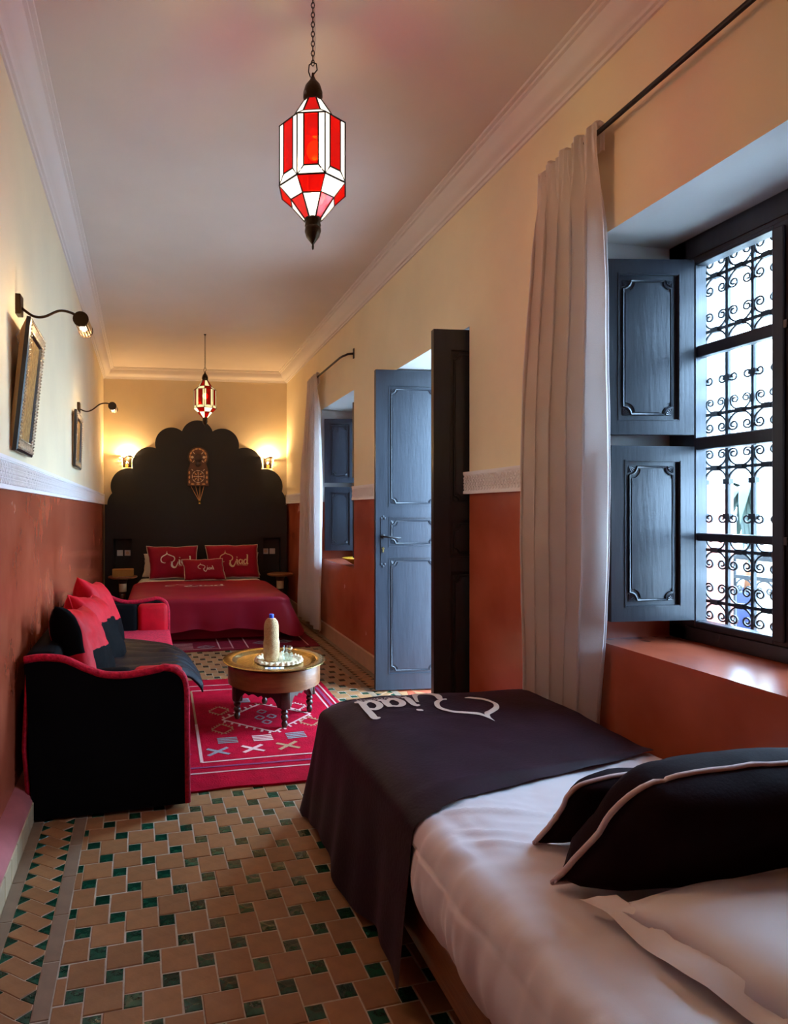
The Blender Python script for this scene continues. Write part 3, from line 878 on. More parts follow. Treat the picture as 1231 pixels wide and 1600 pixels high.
def pillow(parent, C4, N, th, mats, name='cover', pinch=.05, cord=None, cordr=.006, mfn=None, seed=0, nu=22, origin=None, back=1.0):
    C4 = [Vector(c) for c in C4[:4]] + list(C4[4:])
    if N is None:
        N = (C4[1]-C4[0]).cross(C4[3]-C4[0])
    N = Vector(N).normalized()
    mb = MB()
    mb.grid(lambda u, v: pill_pt(C4, N, th, pinch, u, v, 1, seed), nu, nu, mfn=mfn)
    mb.grid(lambda u, v: pill_pt(C4, N, th*back, pinch, 1-u, v, -1, seed), nu, nu, mfn=(lambda u, v: mfn(1-u, v)) if mfn else None)
    bm = bmesh.new()
    vs = [bm.verts.new(v) for v in mb.v]
    for f, mi in zip(mb.f, mb.m):
        try: bm.faces.new([vs[i] for i in f]).material_index = mi
        except ValueError: pass
    bmesh.ops.remove_doubles(bm, verts=bm.verts[:], dist=.0004)
    bm.verts.index_update()
    m2 = MB(); m2.v = [v.co[:] for v in bm.verts]; m2.f = [tuple(v.index for v in f.verts) for f in bm.faces]; m2.m = [f.material_index for f in bm.faces]
    bm.free()
    o = obj(name, m2, mats, parent, smooth=True, origin=origin)
    if cord:
        loop = [pill_pt(C4, N, 0, pinch, i/14, 0, 1, seed) for i in range(14)] + [pill_pt(C4, N, 0, pinch, 1, i/14, 1, seed) for i in range(14)] + \
               [pill_pt(C4, N, 0, pinch, 1-i/14, 1, 1, seed) for i in range(14)] + [pill_pt(C4, N, 0, pinch, 0, 1-i/14, 1, seed) for i in range(14)]
        obj('piping', MB().tube(loop, cordr, 6, True), cord, o, smooth=True, origin=origin)
    return C4, N
def drape(E, I, nrm, ztop, hem, flare, amp, freq, n_top=10, n_drop=10, r=.04, seed=0):
    """cloth over an edge: E(s) rim, I(s) inner line, nrm(s) outward; falls to hem(s)"""
    ns = len(E)-1
    def fn(u, v):
        s = int(round(u*ns)); e = E[s]; i_ = I[s]; n = nrm[s]
        rows = n_top + 5 + n_drop
        k = v*rows
        if k <= n_top:
            t = k/n_top
            x = lerp(i_[0], e[0]-n[0]*r, t); y = lerp(i_[1], e[1]-n[1]*r, t)
            return (x, y, ztop(x, y))
        z0 = ztop(e[0], e[1])
        if k <= n_top+5:
            a = (k-n_top)/5*math.pi/2
            return (e[0]-n[0]*r*(1-math.sin(a)), e[1]-n[1]*r*(1-math.sin(a)), z0-r*(1-math.cos(a)))
        t = (k-n_top-5)/n_drop
        h = hem(u)
        wob = amp*t*(math.sin(freq*u*6.283+seed)+.5*math.sin(freq*2.3*u*6.283+1.3+seed)) + amp*.6*t*fbm(u*freq, t*1.5, seed)
        off = max(-.003, flare(u)*t + wob + amp*.4*t)
        return (e[0]+n[0]*off, e[1]+n[1]*off, lerp(z0-r, h, t))
    mb = MB(); mb.grid(fn, ns, n_top+5+n_drop)
    return mb
def rim(corners, r, n_side=24, n_c=8):
    """rounded path through an open chain of axis-aligned corners -> points and outward normals (left of travel is inside)"""
    pts, nr = [], []
    C = [Vector(c) for c in corners]
    for i in range(len(C)-1):
        a, b = C[i], C[i+1]; d = (b-a).normalized(); n = Vector((-d.y, d.x))
        a2 = a + d*(r if i else 0); b2 = b - d*(r if i < len(C)-2 else 0)
        for k in range(n_side+1):
            if i and k == 0: continue
            pts.append(tuple(a2.lerp(b2, k/n_side))); nr.append(tuple(n))
        if i < len(C)-2:
            d2 = (C[i+2]-b).normalized(); n2 = Vector((-d2.y, d2.x)); cc = b - d*r + d2*r
            for k in range(1, n_c+1):
                m = n.lerp(n2, k/n_c).normalized()
                pts.append((cc.x+m.x*r, cc.y+m.y*r)); nr.append((m.x, m.y))
    return pts, nr

# the hotel mark: an onion arch that turns into an R, then "iad" and a small line of capitals below
def stroke_poly(pts, w, n=7):
    """2-D brush stroke: list of (x, y, half width) -> quads as list of 4 points"""
    sp = spline([(p[0], p[1], p[2]*w) for p in pts], n)
    L, R_ = [], []
    for i, p in enumerate(sp):
        a = sp[max(i-1, 0)]; b = sp[min(i+1, len(sp)-1)]
        t = Vector((b.x-a.x, b.y-a.y)); t = t.normalized() if t.length > 1e-9 else Vector((1, 0))
        nn = Vector((-t.y, t.x))
        L.append((p.x+nn.x*p.z, p.y+nn.y*p.z)); R_.append((p.x-nn.x*p.z, p.y-nn.y*p.z))
    return [(L[i], L[i+1], R_[i+1], R_[i]) for i in range(len(sp)-1)]
ONION = [[(-.13,.05,.5),(-.28,.04,1.3),(-.46,.16,1.5),(-.52,.38,1.2),(-.42,.60,1.3),(-.22,.74,1.4),(-.07,.84,1.3),(-.015,.98,.7),(0,1.16,.1)],
         [(0,1.16,.1),(.015,.98,.7),(.07,.84,1.3),(.24,.75,1.3),(.48,.62,1.2),(.60,.42,1.3),(.54,.20,1.3),(.38,.08,1.0),(.26,.06,.5)],
         [(.28,.10,.5),(.37,.03,1.4),(.34,-.12,2.0),(.36,-.30,2.6),(.48,-.42,2.6),(.64,-.40,2.0),(.76,-.24,1.4),(.84,-.04,1.0),(.88,.10,.8)]]
LETTERS = [[(.90,.22,.6),(1.0,.24,1.6),(1.0,.05,1.9),(.99,-.14,1.6),(1.08,-.15,.8)],
           [(1.02,.43,1.2),(1.025,.47,1.8),(1.03,.51,1.2)],
           [(1.46,.19,.8),(1.34,.25,1.2),(1.21,.16,1.7),(1.18,.0,1.8),(1.25,-.13,1.5),(1.36,-.11,1.1),(1.45,.02,.9)],
           [(1.49,.25,1.5),(1.48,.08,1.8),(1.48,-.10,1.6),(1.58,-.14,.8)],
           [(1.90,.19,.8),(1.78,.25,1.2),(1.66,.16,1.7),(1.63,.0,1.8),(1.70,-.13,1.5),(1.81,-.11,1.1),(1.90,.02,.9)],
           [(1.86,.63,.7),(1.95,.64,1.6),(1.94,.4,1.8),(1.93,.1,1.8),(1.93,-.10,1.6),(2.04,-.14,.8)]]
def text_tris(body):
    cu = bpy.data.curves.new('line', 'FONT'); cu.body = body; cu.size = 1.0; cu.resolution_u = 2
    ob = bpy.data.objects.new('line', cu); COL.objects.link(ob)
    dg = bpy.context.evaluated_depsgraph_get()
    me = bpy.data.meshes.new_from_object(ob.evaluated_get(dg))
    V = [(v.co.x, v.co.y) for v in me.vertices]; Fc = [tuple(p.vertices) for p in me.polygons]
    bpy.data.objects.remove(ob); bpy.data.curves.remove(cu); bpy.data.meshes.remove(me)
    return V, Fc
CAPS_V, CAPS_F = text_tris("CIEL D'ORIENT")
CW = max(v[0] for v in CAPS_V)
def logo(fn, w, m, parent, origin, caps=True):
    """all marks mapped by fn(x, y) -> point just above the cloth; arch, three letters and the line of capitals as parts"""
    a = MB()
    for st in ONION:
        for q in stroke_poly(st, w): a.add([fn(*p) for p in q], [(0,1,2,3)])
    obj('printed_arch', a, m, parent, origin=origin)
    for ks in ((0, 1), (2, 3), (4, 5)):
        b = MB()
        for k in ks:
            for q in stroke_poly(LETTERS[k], w, 5): b.add([fn(*p) for p in q], [(0,1,2,3)])
        obj('printed_letter', b, m, parent, origin=origin)
    if caps:
        k = 1.05/CW
        obj('printed_capitals', MB().add([fn(.93+x*k, -.31+y*k*1.25) for x, y in CAPS_V], CAPS_F), m, parent, origin=origin, kind='stuff')

# ------------------------------------------------------------------ day bed in front
DB_ = dict(x0=.655, x1=1.575, y0=.50, y1=2.50)
bt = thing('daybed', 'single bed with orange-brown wooden frame under the near window', 'bed', (1.1, 1.5, 0))
O = (1.1, 1.5, 0)
obj('side_rail', MB().rbox(.668, .700, .48, 2.46, .115, .235, .004, 1).rbox(.660, .708, .48, 2.46, .222, .245, .004, 1), M['wood_rail'], bt, origin=O)
obj('side_rail', MB().rbox(1.49, 1.522, .48, 2.46, .115, .235, .004, 1), M['wood_rail'], bt, origin=O)
obj('end_rail', MB().rbox(.70, 1.49, 2.42, 2.45, .115, .24, .004, 1), M['wood_rail'], bt, origin=O)
obj('head_panel', MB().rbox(.655, 1.53, .42, .47, .0, .95, .01, 2), M['wood_rail'], bt, origin=O)
for x in (.69, 1.50):
    for y in (.52, 2.42): obj('leg', MB().rbox(x-.03, x+.03, y-.03, y+.03, 0, .24, .004, 1), M['wood_rail'], bt, origin=O)
obj('mattress', MB().rbox(.675, 1.525, .49, 2.47, .24, .47, .05, 4), M['white_cloth'], bt, smooth=True, origin=O)
def sheet_z(x, y):
    z = .500 - .018*smooth01((.80-x)/.15)
    z += .007*fbm(x*5, y*4, 1) + .005*abs(fbm(x*7+2, y*10, 4)) + .002*abs(fbm(x*16+2, y*22, 6))
    return z
def sheet_pt(u, v):
    y = lerp(.505, 2.46, v)
    # u: from the wall side over the mattress and down the room side
    L0 = .825; L1 = .12; L2 = .22; s = u*(L0+L1+L2)
    crease = .008*fbm(y*9, s*4, 2) + .024*max(0, fbm(y*5+3, s*2.4, 7)) + .010*abs(fbm(y*13, s*2.0, 5))
    if s < L0:
        x = 1.54 - s
        z = sheet_z(x, y) - .03*smooth01((y-1.56-.16*(x-.65))/.08)
        # long creases fanning out from the cushions
        for k in range(5):
            d = (x-.9)*.5 + (y-1.25-.06*k)*(.9+.1*k)
            z += .009*math.exp(-(d/.009)**2)*smooth01((1.15-x)/.2)*(.5+.5*math.sin(k*2.1+x*9))
        return (x, y, z)
    if s < L0+L1:
        a = (s-L0)/L1*math.pi/2; r = .076
        x = .715 - r*math.sin(a); z = sheet_z(.715, y) - .03*smooth01((y-1.50)/.08) - r*(1-math.cos(a))
        crease *= 1-smooth01((y-1.46)/.10)
        return (x - crease*1.0, y, z + crease*.3)
    t = (s-L0-L1)/L2
    bulge = .022*math.sin(math.pi*t)
    tuck = smooth01((y-1.46)/.10)
    bulge -= .03*tuck; crease *= 1-tuck
    x = .639 - bulge - crease*1.3*(1-.4*t) + .045*t*t - .012*max(0, fbm(y*7, 1.0, 5))*t*(1-tuck)
    z = .424 - L2*t*.95 + .014*fbm(y*4, 0, 9)*t
    return (x, y, z)
tag(obj('bed_sheet', MB().grid(sheet_pt, 110, 190), M['sheet'], smooth=True), 'pale mauve sateen sheet with creases on the single bed', 'sheet')
def throw_z(x, y):
    z = .512 - .030*smooth01((.80-x)/.16) - .022*smooth01((y-2.36)/.16) + .007*fbm(x*3.2, y*2.6, 3) + .004*fbm(x*8, y*7, 5)
    return z + .006*math.exp(-((y-1.62-.12*(x-.9))/.03)**2)
E_, N_ = rim([(.637, 1.50), (.637, 2.53), (1.548, 2.478)], .07, 46, 10)
I_ = []
for (ex, ey) in E_:
    t = (ey-1.50)/(2.47-1.50)
    I_.append((1.54, lerp(1.69, 2.44, min(1, t))) if ex < .70 else (1.54, 2.445))
ns_ = len(E_)
def hem_(u): return .035 + .02*math.sin(u*23) + .10*smooth01((.08-u)/.08)*0
def flare_(u): return .020 + .075*math.exp(-((u-.50)/.035)**2) + .03*math.exp(-((u-.30)/.1)**2)
tw = thing('bed_throw', 'dark plum velvet throw with upside-down hotel mark over the single bed', 'throw', (1.1, 2.0, .5))
mb = drape(E_, I_, N_, throw_z, hem_, flare_, .012, 5, 26, 16, .05, 1.0)
tc_ = obj('cloth', mb, M['plum'], tw, smooth=True, origin=(1.1, 2.0, .5))
# mark on the throw, seen upside down from here: its x axis runs toward -x
def throw_map(x, y):
    wx = 1.19 - x*.210; wy = 2.335 - y*.250
    return (wx, wy, throw_z(wx, wy)+.0035)
logo(throw_map, .036, M['print'], tc_, (1.1, 2.0, .5))

# plum cushions and white pillow
def solo_pillow(name, label, cat, C4, N, th, m, cord=None, cordr=.005, pinch=.05, seed=0, group=None, mfn=None, nu=22, back=1.0, partname='cover'):
    c = sum((Vector(p) for p in C4[:4]), Vector((0,0,0)))/4
    c.z = min(p[2] for p in C4[:4])
    t = thing(name, label, cat, tuple(c), 0, group)
    r = pillow(t, C4, N, th, m, partname, pinch, cord, cordr, mfn, seed, nu, tuple(c), back)
    return t, r, tuple(c)
solo_pillow('cushion', 'dark plum cushion with pale piping, nearest on the single bed', 'cushion',
    [(.795,1.130,.522), (1.50,1.10,.530), (1.52,1.02,.762), (.915,1.05,.768), .26], None, .095, M['plum_cush'], M['pink_cord'], .0058, .03, 2, 'plum cushions on the single bed')
solo_pillow('cushion', 'dark plum cushion half hidden behind the nearest plum cushion', 'cushion',
    [(.845,1.275,.520), (1.50,1.27,.528), (1.50,1.21,.665), (.895,1.215,.688), .16], None, .045, M['plum_cush'], M['pink_cord'], .0052, .03, 5, 'plum cushions on the single bed')
solo_pillow('pillow', 'flat white pillow with flat hem at the head of the single bed', 'pillow',
    [(.905,.60,.535), (1.52,.60,.535), (1.53,1.04,.535), (.835,1.02,.535)], (0,0,1), .055, M['sheet'], None, 0, .02, 8, back=.25)
obj_f = MB()
def hem_pt(u, v):
    a = Vector((.800,1.065,.522)).lerp(Vector((.893,.60,.522)), v); b = Vector((.855,1.03,.545)).lerp(Vector((.94,.60,.552)), v)
    p = a.lerp(b, u); p.z += .006*math.sin(v*17)*(1-u) + .004*fbm(v*6, u*3, 2); p.x += .006*math.sin(v*11)*(1-u)
    return p
pw = [o for o in bpy.data.objects if o.name == 'pillow'][0]
obj('hem', obj_f.grid(hem_pt, 6, 40), M['sheet'], [c for c in bpy.data.objects if c.parent == pw][0], smooth=True, origin=tuple(pw.location))

# ------------------------------------------------------------------ curtains and rods
def curtain(top, mid, bot, ztop, zbot, folds, label, seed, xm):
    t = thing('curtain', label, 'curtain', (xm, (mid[0]+mid[1])/2, zbot), 0, 'linen curtains')
    O = (xm, (mid[0]+mid[1])/2, zbot)
    HT = .075
    def fn(u, v):
        z = lerp(ztop+.045, zbot, v); dz = ztop+.045-z
        k1 = smooth01(v*2.2); k2 = smooth01((v-.55)/.45)
        a = lerp(lerp(top[0], mid[0], k1), bot[0], k2); b = lerp(lerp(top[1], mid[1], k1), bot[1], k2)
        ph = folds*u*2*math.pi + .8*fbm(u*2, v*1.2, seed) + .5*math.sin(u*5+seed)
        g = smooth01((dz-.03)/.35)
        amp = lerp(.004, .036, g)*(1+.35*fbm(u*5, v*1.5, seed+3))
        y = lerp(a, b, u) + .012*math.sin(ph*2)*g + .01*fbm(u*3, v*3, seed+9)
        x = xm - .016*(1-g) + amp*math.sin(ph) + .005*fbm(u*12, v*6, seed+5)
        x += (1-g)*(.0045*math.sin(folds*u*6*math.pi) + .005*fbm(u*30, z*14, seed))
        z += .012*math.sin(folds*u*5)*max(0, 1-dz/.05) + .010*math.sin(u*9+seed)*(1 if v > .985 else 0)
        return (x, y, z)
    obj('cloth', MB().grid(fn, 130, 70), M['curtain'], t, smooth=True, origin=O)
    def hd(u, v):
        p = Vector(fn(u, 0)); y = p.y
        # folds over the rod and falls behind it
        if v < .4:
            q = v/.4; return (p.x + .034*q, y, p.z + .010*math.sin(math.pi*q))
        return (p.x+.034, y, p.z - .10*(v-.4)/.6)
    obj('heading', MB().grid(hd, 130, 10), M['curtain'], t, smooth=True, origin=O)
    return t
curtain((2.0, 2.36), (1.975, 2.475), (2.06, 2.44), 2.665, .03, 5, 'long grey linen curtain hanging beside the near window', 1.0, 1.59)
curtain((6.10, 6.50), (6.0, 6.85), (6.02, 6.95), 2.63, .07, 5, 'long pale linen curtain hanging beside the far window', 4.0, 1.575)
def rod(ya, yb, z, label, xm):
    t = thing('curtain_rod', label, 'rod', (XR, ya, z))
    O = (XR, ya, z); sg = 1 if yb > ya else -1
    obj('pole', MB().tube([(XR-.004,ya,z),(xm+.03,ya+.03*sg,z),(xm+.006,ya+.12*sg,z)] + [(xm,lerp(ya+.18*sg, yb, i/6),z) for i in range(7)], .0095, 10), M['iron'], t, smooth=True, origin=O)
    obj('wall_plate', MB().rbox(XR-.008, XR, ya-.014, ya+.014, z-.045, z+.045, .003, 1), M['iron'], t, origin=O)
    br = MB().tube([(XR-.004,yb-.06,z-.06),(XR-.03,yb-.06,z-.055),(xm,yb-.06,z-.012)], .006, 8)
    obj('bracket', br, M['iron'], t, origin=O)
rod(.75, 2.35, 2.682, 'black curtain rod above the near window', 1.59)
rod(5.15, 6.48, 2.645, 'black curtain rod with bent end above the far window', 1.575)

# ------------------------------------------------------------------ rugs with woven motifs
def strip(mb, pts, w, z, mi=0, wob=.0):
    P = [Vector((p[0], p[1])) for p in pts]
    L = []
    for i, p in enumerate(P):
        t = (P[min(i+1, len(P)-1)] - P[max(i-1, 0)]).normalized(); n = Vector((-t.y, t.x))
        L.append((p+n*w/2, p-n*w/2))
    for i in range(len(P)-1):
        a, b = L[i], L[i+1]
        mb.add([(a[0].x,a[0].y,z(a[0])),(b[0].x,b[0].y,z(b[0])),(b[1].x,b[1].y,z(b[1])),(a[1].x,a[1].y,z(a[1]))], [(0,1,2,3)], mi)
def subdiv(a, b, n): return [(lerp(a[0], b[0], i/n), lerp(a[1], b[1], i/n)) for i in range(n+1)]
def rug_z(x, y): return .010 + .0035*fbm(x*3, y*3.2, 2) + .004*max(0, fbm(x*1.7+3, y*2.4, 8))
RX0, RX1, RY0, RY1 = -.02, 1.165, 2.832, 4.66
rt_ = thing('rug', 'red wool rug with diamond motifs under the brass-topped table', 'rug', (.57, 3.74, 0))
O = (.57, 3.74, 0)
def rugpt(u, v):
    x = lerp(RX0, RX1, u); y = lerp(RY0, RY1, v)
    x += .010*fbm(v*4, u, 1); y += .012*fbm(u*5, v, 4)
    return (x, y, rug_z(x, y))
mb = MB().grid(rugpt, 50, 70)
edge = [rugpt(i/50, 0) for i in range(51)] + [rugpt(1, i/70) for i in range(71)] + [rugpt(1-i/50, 1) for i in range(51)] + [rugpt(0, 1-i/70) for i in range(71)]
for i in range(len(edge)-1):
    a, b = edge[i], edge[i+1]; mb.add([a, b, (b[0],b[1],.001), (a[0],a[1],.001)], [(0,1,2,3)])
rw_ = obj('weave', mb, M['rug'], rt_, smooth=True, origin=O)
fr = MB()
for i in range(90):
    x = lerp(RX0+.01, RX1-.01, i/89)
    for yy, dy in ((RY1, .022),):
        fr.tube([(x, yy-.005, .010), (x+random.uniform(-.006,.006), yy+dy*random.uniform(.7,1.2), .004)], .0025, 4)
tag(obj('fringe', fr, M['rug'], rw_, origin=O), kind='stuff')
rz_ = lambda p: rug_z(p.x, p.y)+.0022
def px2floor(px, py):
    d = CF + CR*((px-CX_PX)/F_PX); k = CAM_H*F_PX/(py-HY_PX)
    return (d.x*k, d.y*k)
def rc(cx, cy): return px2floor(260+cx/4.396, 1040+cy/4.396)
def motif(name, strokes, w, m):
    mb = MB()
    for s in strokes:
        pts = []
        for i in range(len(s)-1): pts += subdiv(s[i], s[i+1], 6)[:-1]
        pts.append(s[-1]); strip(mb, pts, w, rz_)
    obj(name, mb, m, rw_, origin=O)
xl = lambda y: lerp(.205, .215, (y-RY0)/(RY1-RY0))
yb1, yb2 = 3.135, 3.005
motif('border_line', [[(xl(yb1), yb1), (RX1-.10, yb1+.01)]], .013, M['wool_pink'])
motif('border_line', [[(RX0+.01, yb2-.005), (RX1-.01, yb2+.005)]], .012, M['wool_pink'])
motif('border_line', [[(xl(yb1), yb1), (xl(3.7), 3.7)]], .016, M['wool_pink'])
motif('border_line', [[(xl(3.7), 3.7), (xl(4.38), 4.38)]], .013, M['wool_gold'])
motif('border_line', [[(xl(4.38), 4.38), (RX1-.10, 4.37)]], .012, M['wool_pink'])
motif('border_line', [[(RX0+.01, 4.50), (RX1-.01, 4.49)]], .012, M['wool_pink'])
motif('border_line', [[(RX1-.105, yb1+.01), (RX1-.105, 4.37)]], .013, M['wool_pink'])
motif('border_line', [[(RX1-.035, RY0+.17), (RX1-.035, 4.49)]], .012, M['wool_pink'])
for k in range(10):
    y = 3.2+k*.115
    motif('zigzag', [[(.10, y), (.16, y+.055), (.10, y+.11)]], .008, M['wool_purple'])
motif('zigzag', [[(.10, 3.07), (.55, 3.065), (1.05, 3.075)]], .018, M['wool_purple'])
motif('zigzag', [[(RX1-.07, 3.3), (RX1-.07, 4.3)]], .022, M['wool_purple'])
def diamond(cx, cy, a, b, w, m, teeth, tl, name='diamond'):
    c = [(cx-a, cy), (cx, cy+b), (cx+a, cy), (cx, cy-b)]
    st = [[c[i], c[(i+1) % 4]] for i in range(4)]
    for i in range(4):
        p, q = c[i], c[(i+1) % 4]
        for k in range(teeth):
            t = (k+.5)/teeth; x, y = lerp(p[0], q[0], t), lerp(p[1], q[1], t)
            sx = 1 if x > cx else -1; sy = 1 if y > cy else -1
            st.append([(x, y), (x+sx*tl*.35, y+sy*tl)])
    motif(name, st, w, m)
c0 = rc(690, 365)
diamond(c0[0], c0[1], .275, .26, .014, M['wool_pink'], 7, .035)
for (cx, cy) in ((653,330), (640,370), (722,360), (690,400)):
    p = rc(cx, cy); diamond(p[0], p[1], .030, .036, .010, M['wool_blue'], 1, .01, 'small_diamond')
for (cx, cy, m_) in ((360,325,'wool_gold'), (385,447,'wool_gold'), (890,292,'wool_pink'), (985,397,'wool_gold')):
    p = rc(cx, cy); diamond(p[0], p[1], .062, .075, .008, M[m_], 4, .02)
for (cx, cy, m_) in ((420,527,'wool_blue'), (660,508,'wool_pink'), (890,493,'wool_blue'), (515,255,'wool_blue')):
    p = rc(cx, cy); st = []
    for i in range(4): st.append([(p[0]-.055, p[1]-.036+i*.024), (p[0]+.055, p[1]-.036+i*.024)])
    motif('checker_patch', st, .015, M[m_])
for (cx, cy, m_) in ((355,605,'wool_blue'), (595,583,'wool_pink'), (835,563,'wool_gold')):
    p = rc(cx, cy)
    motif('star', [[(p[0]-.055, p[1]-.045), (p[0]+.055, p[1]+.045)], [(p[0]-.055, p[1]+.045), (p[0]+.055, p[1]-.045)]], .022, M[m_])
    motif('star_centre', [[(p[0]-.010, p[1]), (p[0]+.010, p[1])]], .020, M['wool_blue'])
# bedside rug
r2 = thing('rug', 'wine red woven rug lying at the foot of the double bed', 'rug', (.7, 6.2, 0))
O2 = (.7, 6.2, 0)
def rug2pt(u, v): return (lerp(-.15, 1.475, u)+.008*fbm(v*3, u), lerp(5.64, 6.9, v)+.01*fbm(u*4, v), .008+.002*fbm(u*5, v*5))
mb = MB().grid(rug2pt, 40, 20)
e2 = [rug2pt(i/40, 0) for i in range(41)] + [rug2pt(1, i/20) for i in range(21)]
for i in range(len(e2)-1):
    a, b = e2[i], e2[i+1]; mb.add([a, b, (b[0],b[1],.001), (a[0],a[1],.001)], [(0,1,2,3)])
rw2 = obj('weave', mb, M['rug_dark'], r2, smooth=True, origin=O2)
def motif2(name, strokes, w, m):
    mb = MB()
    for s in strokes: strip(mb, s, w, lambda p: .0125)
    obj(name, mb, m, rw2, origin=O2)
for x in (.54, .66, .80, 1.37): motif2('border_line', [[(x, 5.67), (x, 6.15)]], .013, M['wool_pink'])
motif2('border_line', [[(.66, 5.70), (-.1, 5.70)]], .012, M['wool_pink'])
for (x, y) in ((.42, 5.78), (.95, 5.86), (1.18, 5.88)):
    motif2('diamond', [[(x-.08,y),(x,y+.06),(x+.08,y),(x,y-.06),(x-.08,y)], [(x-.03,y),(x+.03,y)]], .018, M['wool_blue'])
for k in range(5): motif2('comb_mark', [[(.12, 5.74+k*.05), (.30, 5.74+k*.05)]], .014, M['wool_pink'])

# ------------------------------------------------------------------ drum table, tray and what stands on it
TX, TY = .692, 3.775
tt = thing('coffee_table', 'round honey wood drum table with dark carved apron on four turned legs', 'table', (TX, TY, .012), math.radians(5))
ZD0, ZD1 = .212, .330
obj('drum', MB().lathe([(.270,ZD0),(.284,ZD0+.004),(.286,ZD0+.03),(.286,ZD1-.012),(.283,ZD1),(.0001,ZD1)], 64), M['wood_drum'], tt, auto=40)
for k in range(4):
    a0 = math.pi/4*0 + k*math.pi/2 - math.pi/2
    lx, ly = .232*math.cos(a0), .232*math.sin(a0)
    obj('leg', MB().lathe([(.012,0),(.016,.008),(.020,.022),(.015,.034),(.012,.040),(.019,.047),(.023,.058),(.019,.070),(.012,.076),(.021,.082),(.022,.092),(.014,.101),(.022,.108),(.022,.114)], 14, (lx, ly, 0)).rbox(lx-.028, lx+.028, ly-.028, ly+.028, .112, ZD0+.002, .003, 1), M['wood_dark'], tt, auto=45)
    # carved apron board between this leg and the next
    a1 = a0 + math.pi/2
    p, q = Vector((lx, ly)), Vector((.232*math.cos(a1), .232*math.sin(a1)))
    d = (q-p); L = d.length; d.normalize(); n = Vector((d.y, -d.x))
    low = []
    for i in range(33):
        s = i/32; w = s*L
        e = min(s, 1-s)*2
        z = .118 + .020*(e > .22) + .022*smooth01((e-.22)/.25) + .013*abs(math.sin((e-.22)*math.pi*2.6))*(e > .22)
        low.append((w, z))
    poly = low + [(L, ZD0+.001), (0, ZD0+.001)]
    obj('apron', MB().prism(poly, .010, .030, lambda a, b, h: (p.x+d.x*a+n.x*h, p.y+d.y*a+n.y*h, b)), M['wood_dark'], tt)
ZT = .012+ZD1
tr = MB().lathe([(.0001,.004),(.225,.004),(.238,.006),(.250,.016),(.262,.021),(.300,.022),(.314,.021),(.3165,.0195),(.3165,.017),(.314,.016),(.300,.017),(.262,.016),(.252,.011),(.240,.001),(.225,0),(.0001,0)], 96)
tray = tag(obj('tray', tr, M['brass'], auto=35), 'wide engraved brass tray resting on the drum table', 'tray'); tray.location = (TX, TY, ZT)
ZT += .0045
def matpt(u, v):
    a = 2*math.pi*u; r = .150*v
    rim_ = smooth01((v-.75)/.25)
    r *= 1 + .035*rim_*math.sin(a*26) + .03*fbm(math.cos(a)*2, math.sin(a)*2, 1)
    return (.030+r*math.cos(a), -.005+r*math.sin(a), .0045 + .0025*fbm(r*20*math.cos(a), r*20*math.sin(a)) + .016*smooth01((v-.80)/.12)*(1-smooth01((v-.94)/.06))*(1+.4*math.sin(a*26)))
mm = tag(obj('table_mat', MB().grid(matpt, 130, 14, closed_u=True), M['mat_woven'], smooth=True), 'round pale woven straw mat with scalloped rim on the brass tray', 'mat'); mm.location = (TX, TY, ZT)
ZM = ZT + .007
bo = thing('bottle', 'tall rope-wrapped bottle with blue cap on the table', 'bottle', (TX-.018, TY-.012, ZM))
pr = [(.0001,0),(.046,0)]
zz = .004; 
def brad(z):
    if z < .015: return .040+z*.6
    if z < .115: return .0495
    if z < .130: return lerp(.0495, .0455, (z-.115)/.015)
    if z < .205: return .0455
    t = (z-.205)/.058; return max(.013, .0455*math.sqrt(max(0, 1-t*t*.93)))
n_t = 34
for i in range(n_t):
    z = .004 + i*.2585/n_t
    r = brad(z); pr += [(r-.0030, z), (r+.0006, z+.0014), (r+.0006, z+.0042)]
pr += [(.012,.2635)]
obj('rope_wrap', MB().lathe(pr, 36), M['rope'], bo, smooth=True)
obj('cap', MB().lathe([(.0145,.258),(.0150,.262),(.0150,.284),(.0135,.287),(.0001,.287)], 20), M['blue_plastic'], bo, auto=40)
def tumbler(zb, r, h, label):
    t = thing('glass', label, 'glass', (TX+.082, TY-.022, ZM+zb), 0, 'tea glasses on the table mat')
    pr = [(r*.80,0),(r*.88,h*.1),(r*.99,h*.5),(r,h*.55),(r*.97,h*.62),(r*1.02,h),(r*.98,h),(r*.93,h*.62),(r*.93,h*.5),(r*.80,.008),(.0001,.008)]
    obj('tumbler_wall', MB().lathe(pr, 12), M['glass_cup'], t, smooth=False)
    return t
tumbler(0, .034, .052, 'lower clear faceted tea glass on the woven mat')
tumbler(.055, .031, .030, 'clear tea glass stacked on top of the other glass')
cd = thing('card', 'small white printed card lying on the brass tray', 'card', (TX-.03, TY-.185, ZT+.0015), math.radians(-8))
obj('sheet', MB().box(-.055, .055, -.022, .022, 0, .0012), M['paper'], cd)
obj('print', MB().box(-.040, -.022, -.012, .014, .0012, .0016).box(-.012, .010, -.010, .010, .0012, .0016).box(.025, .036, -.010, .010, .0012, .0016), M['ink'], cd)

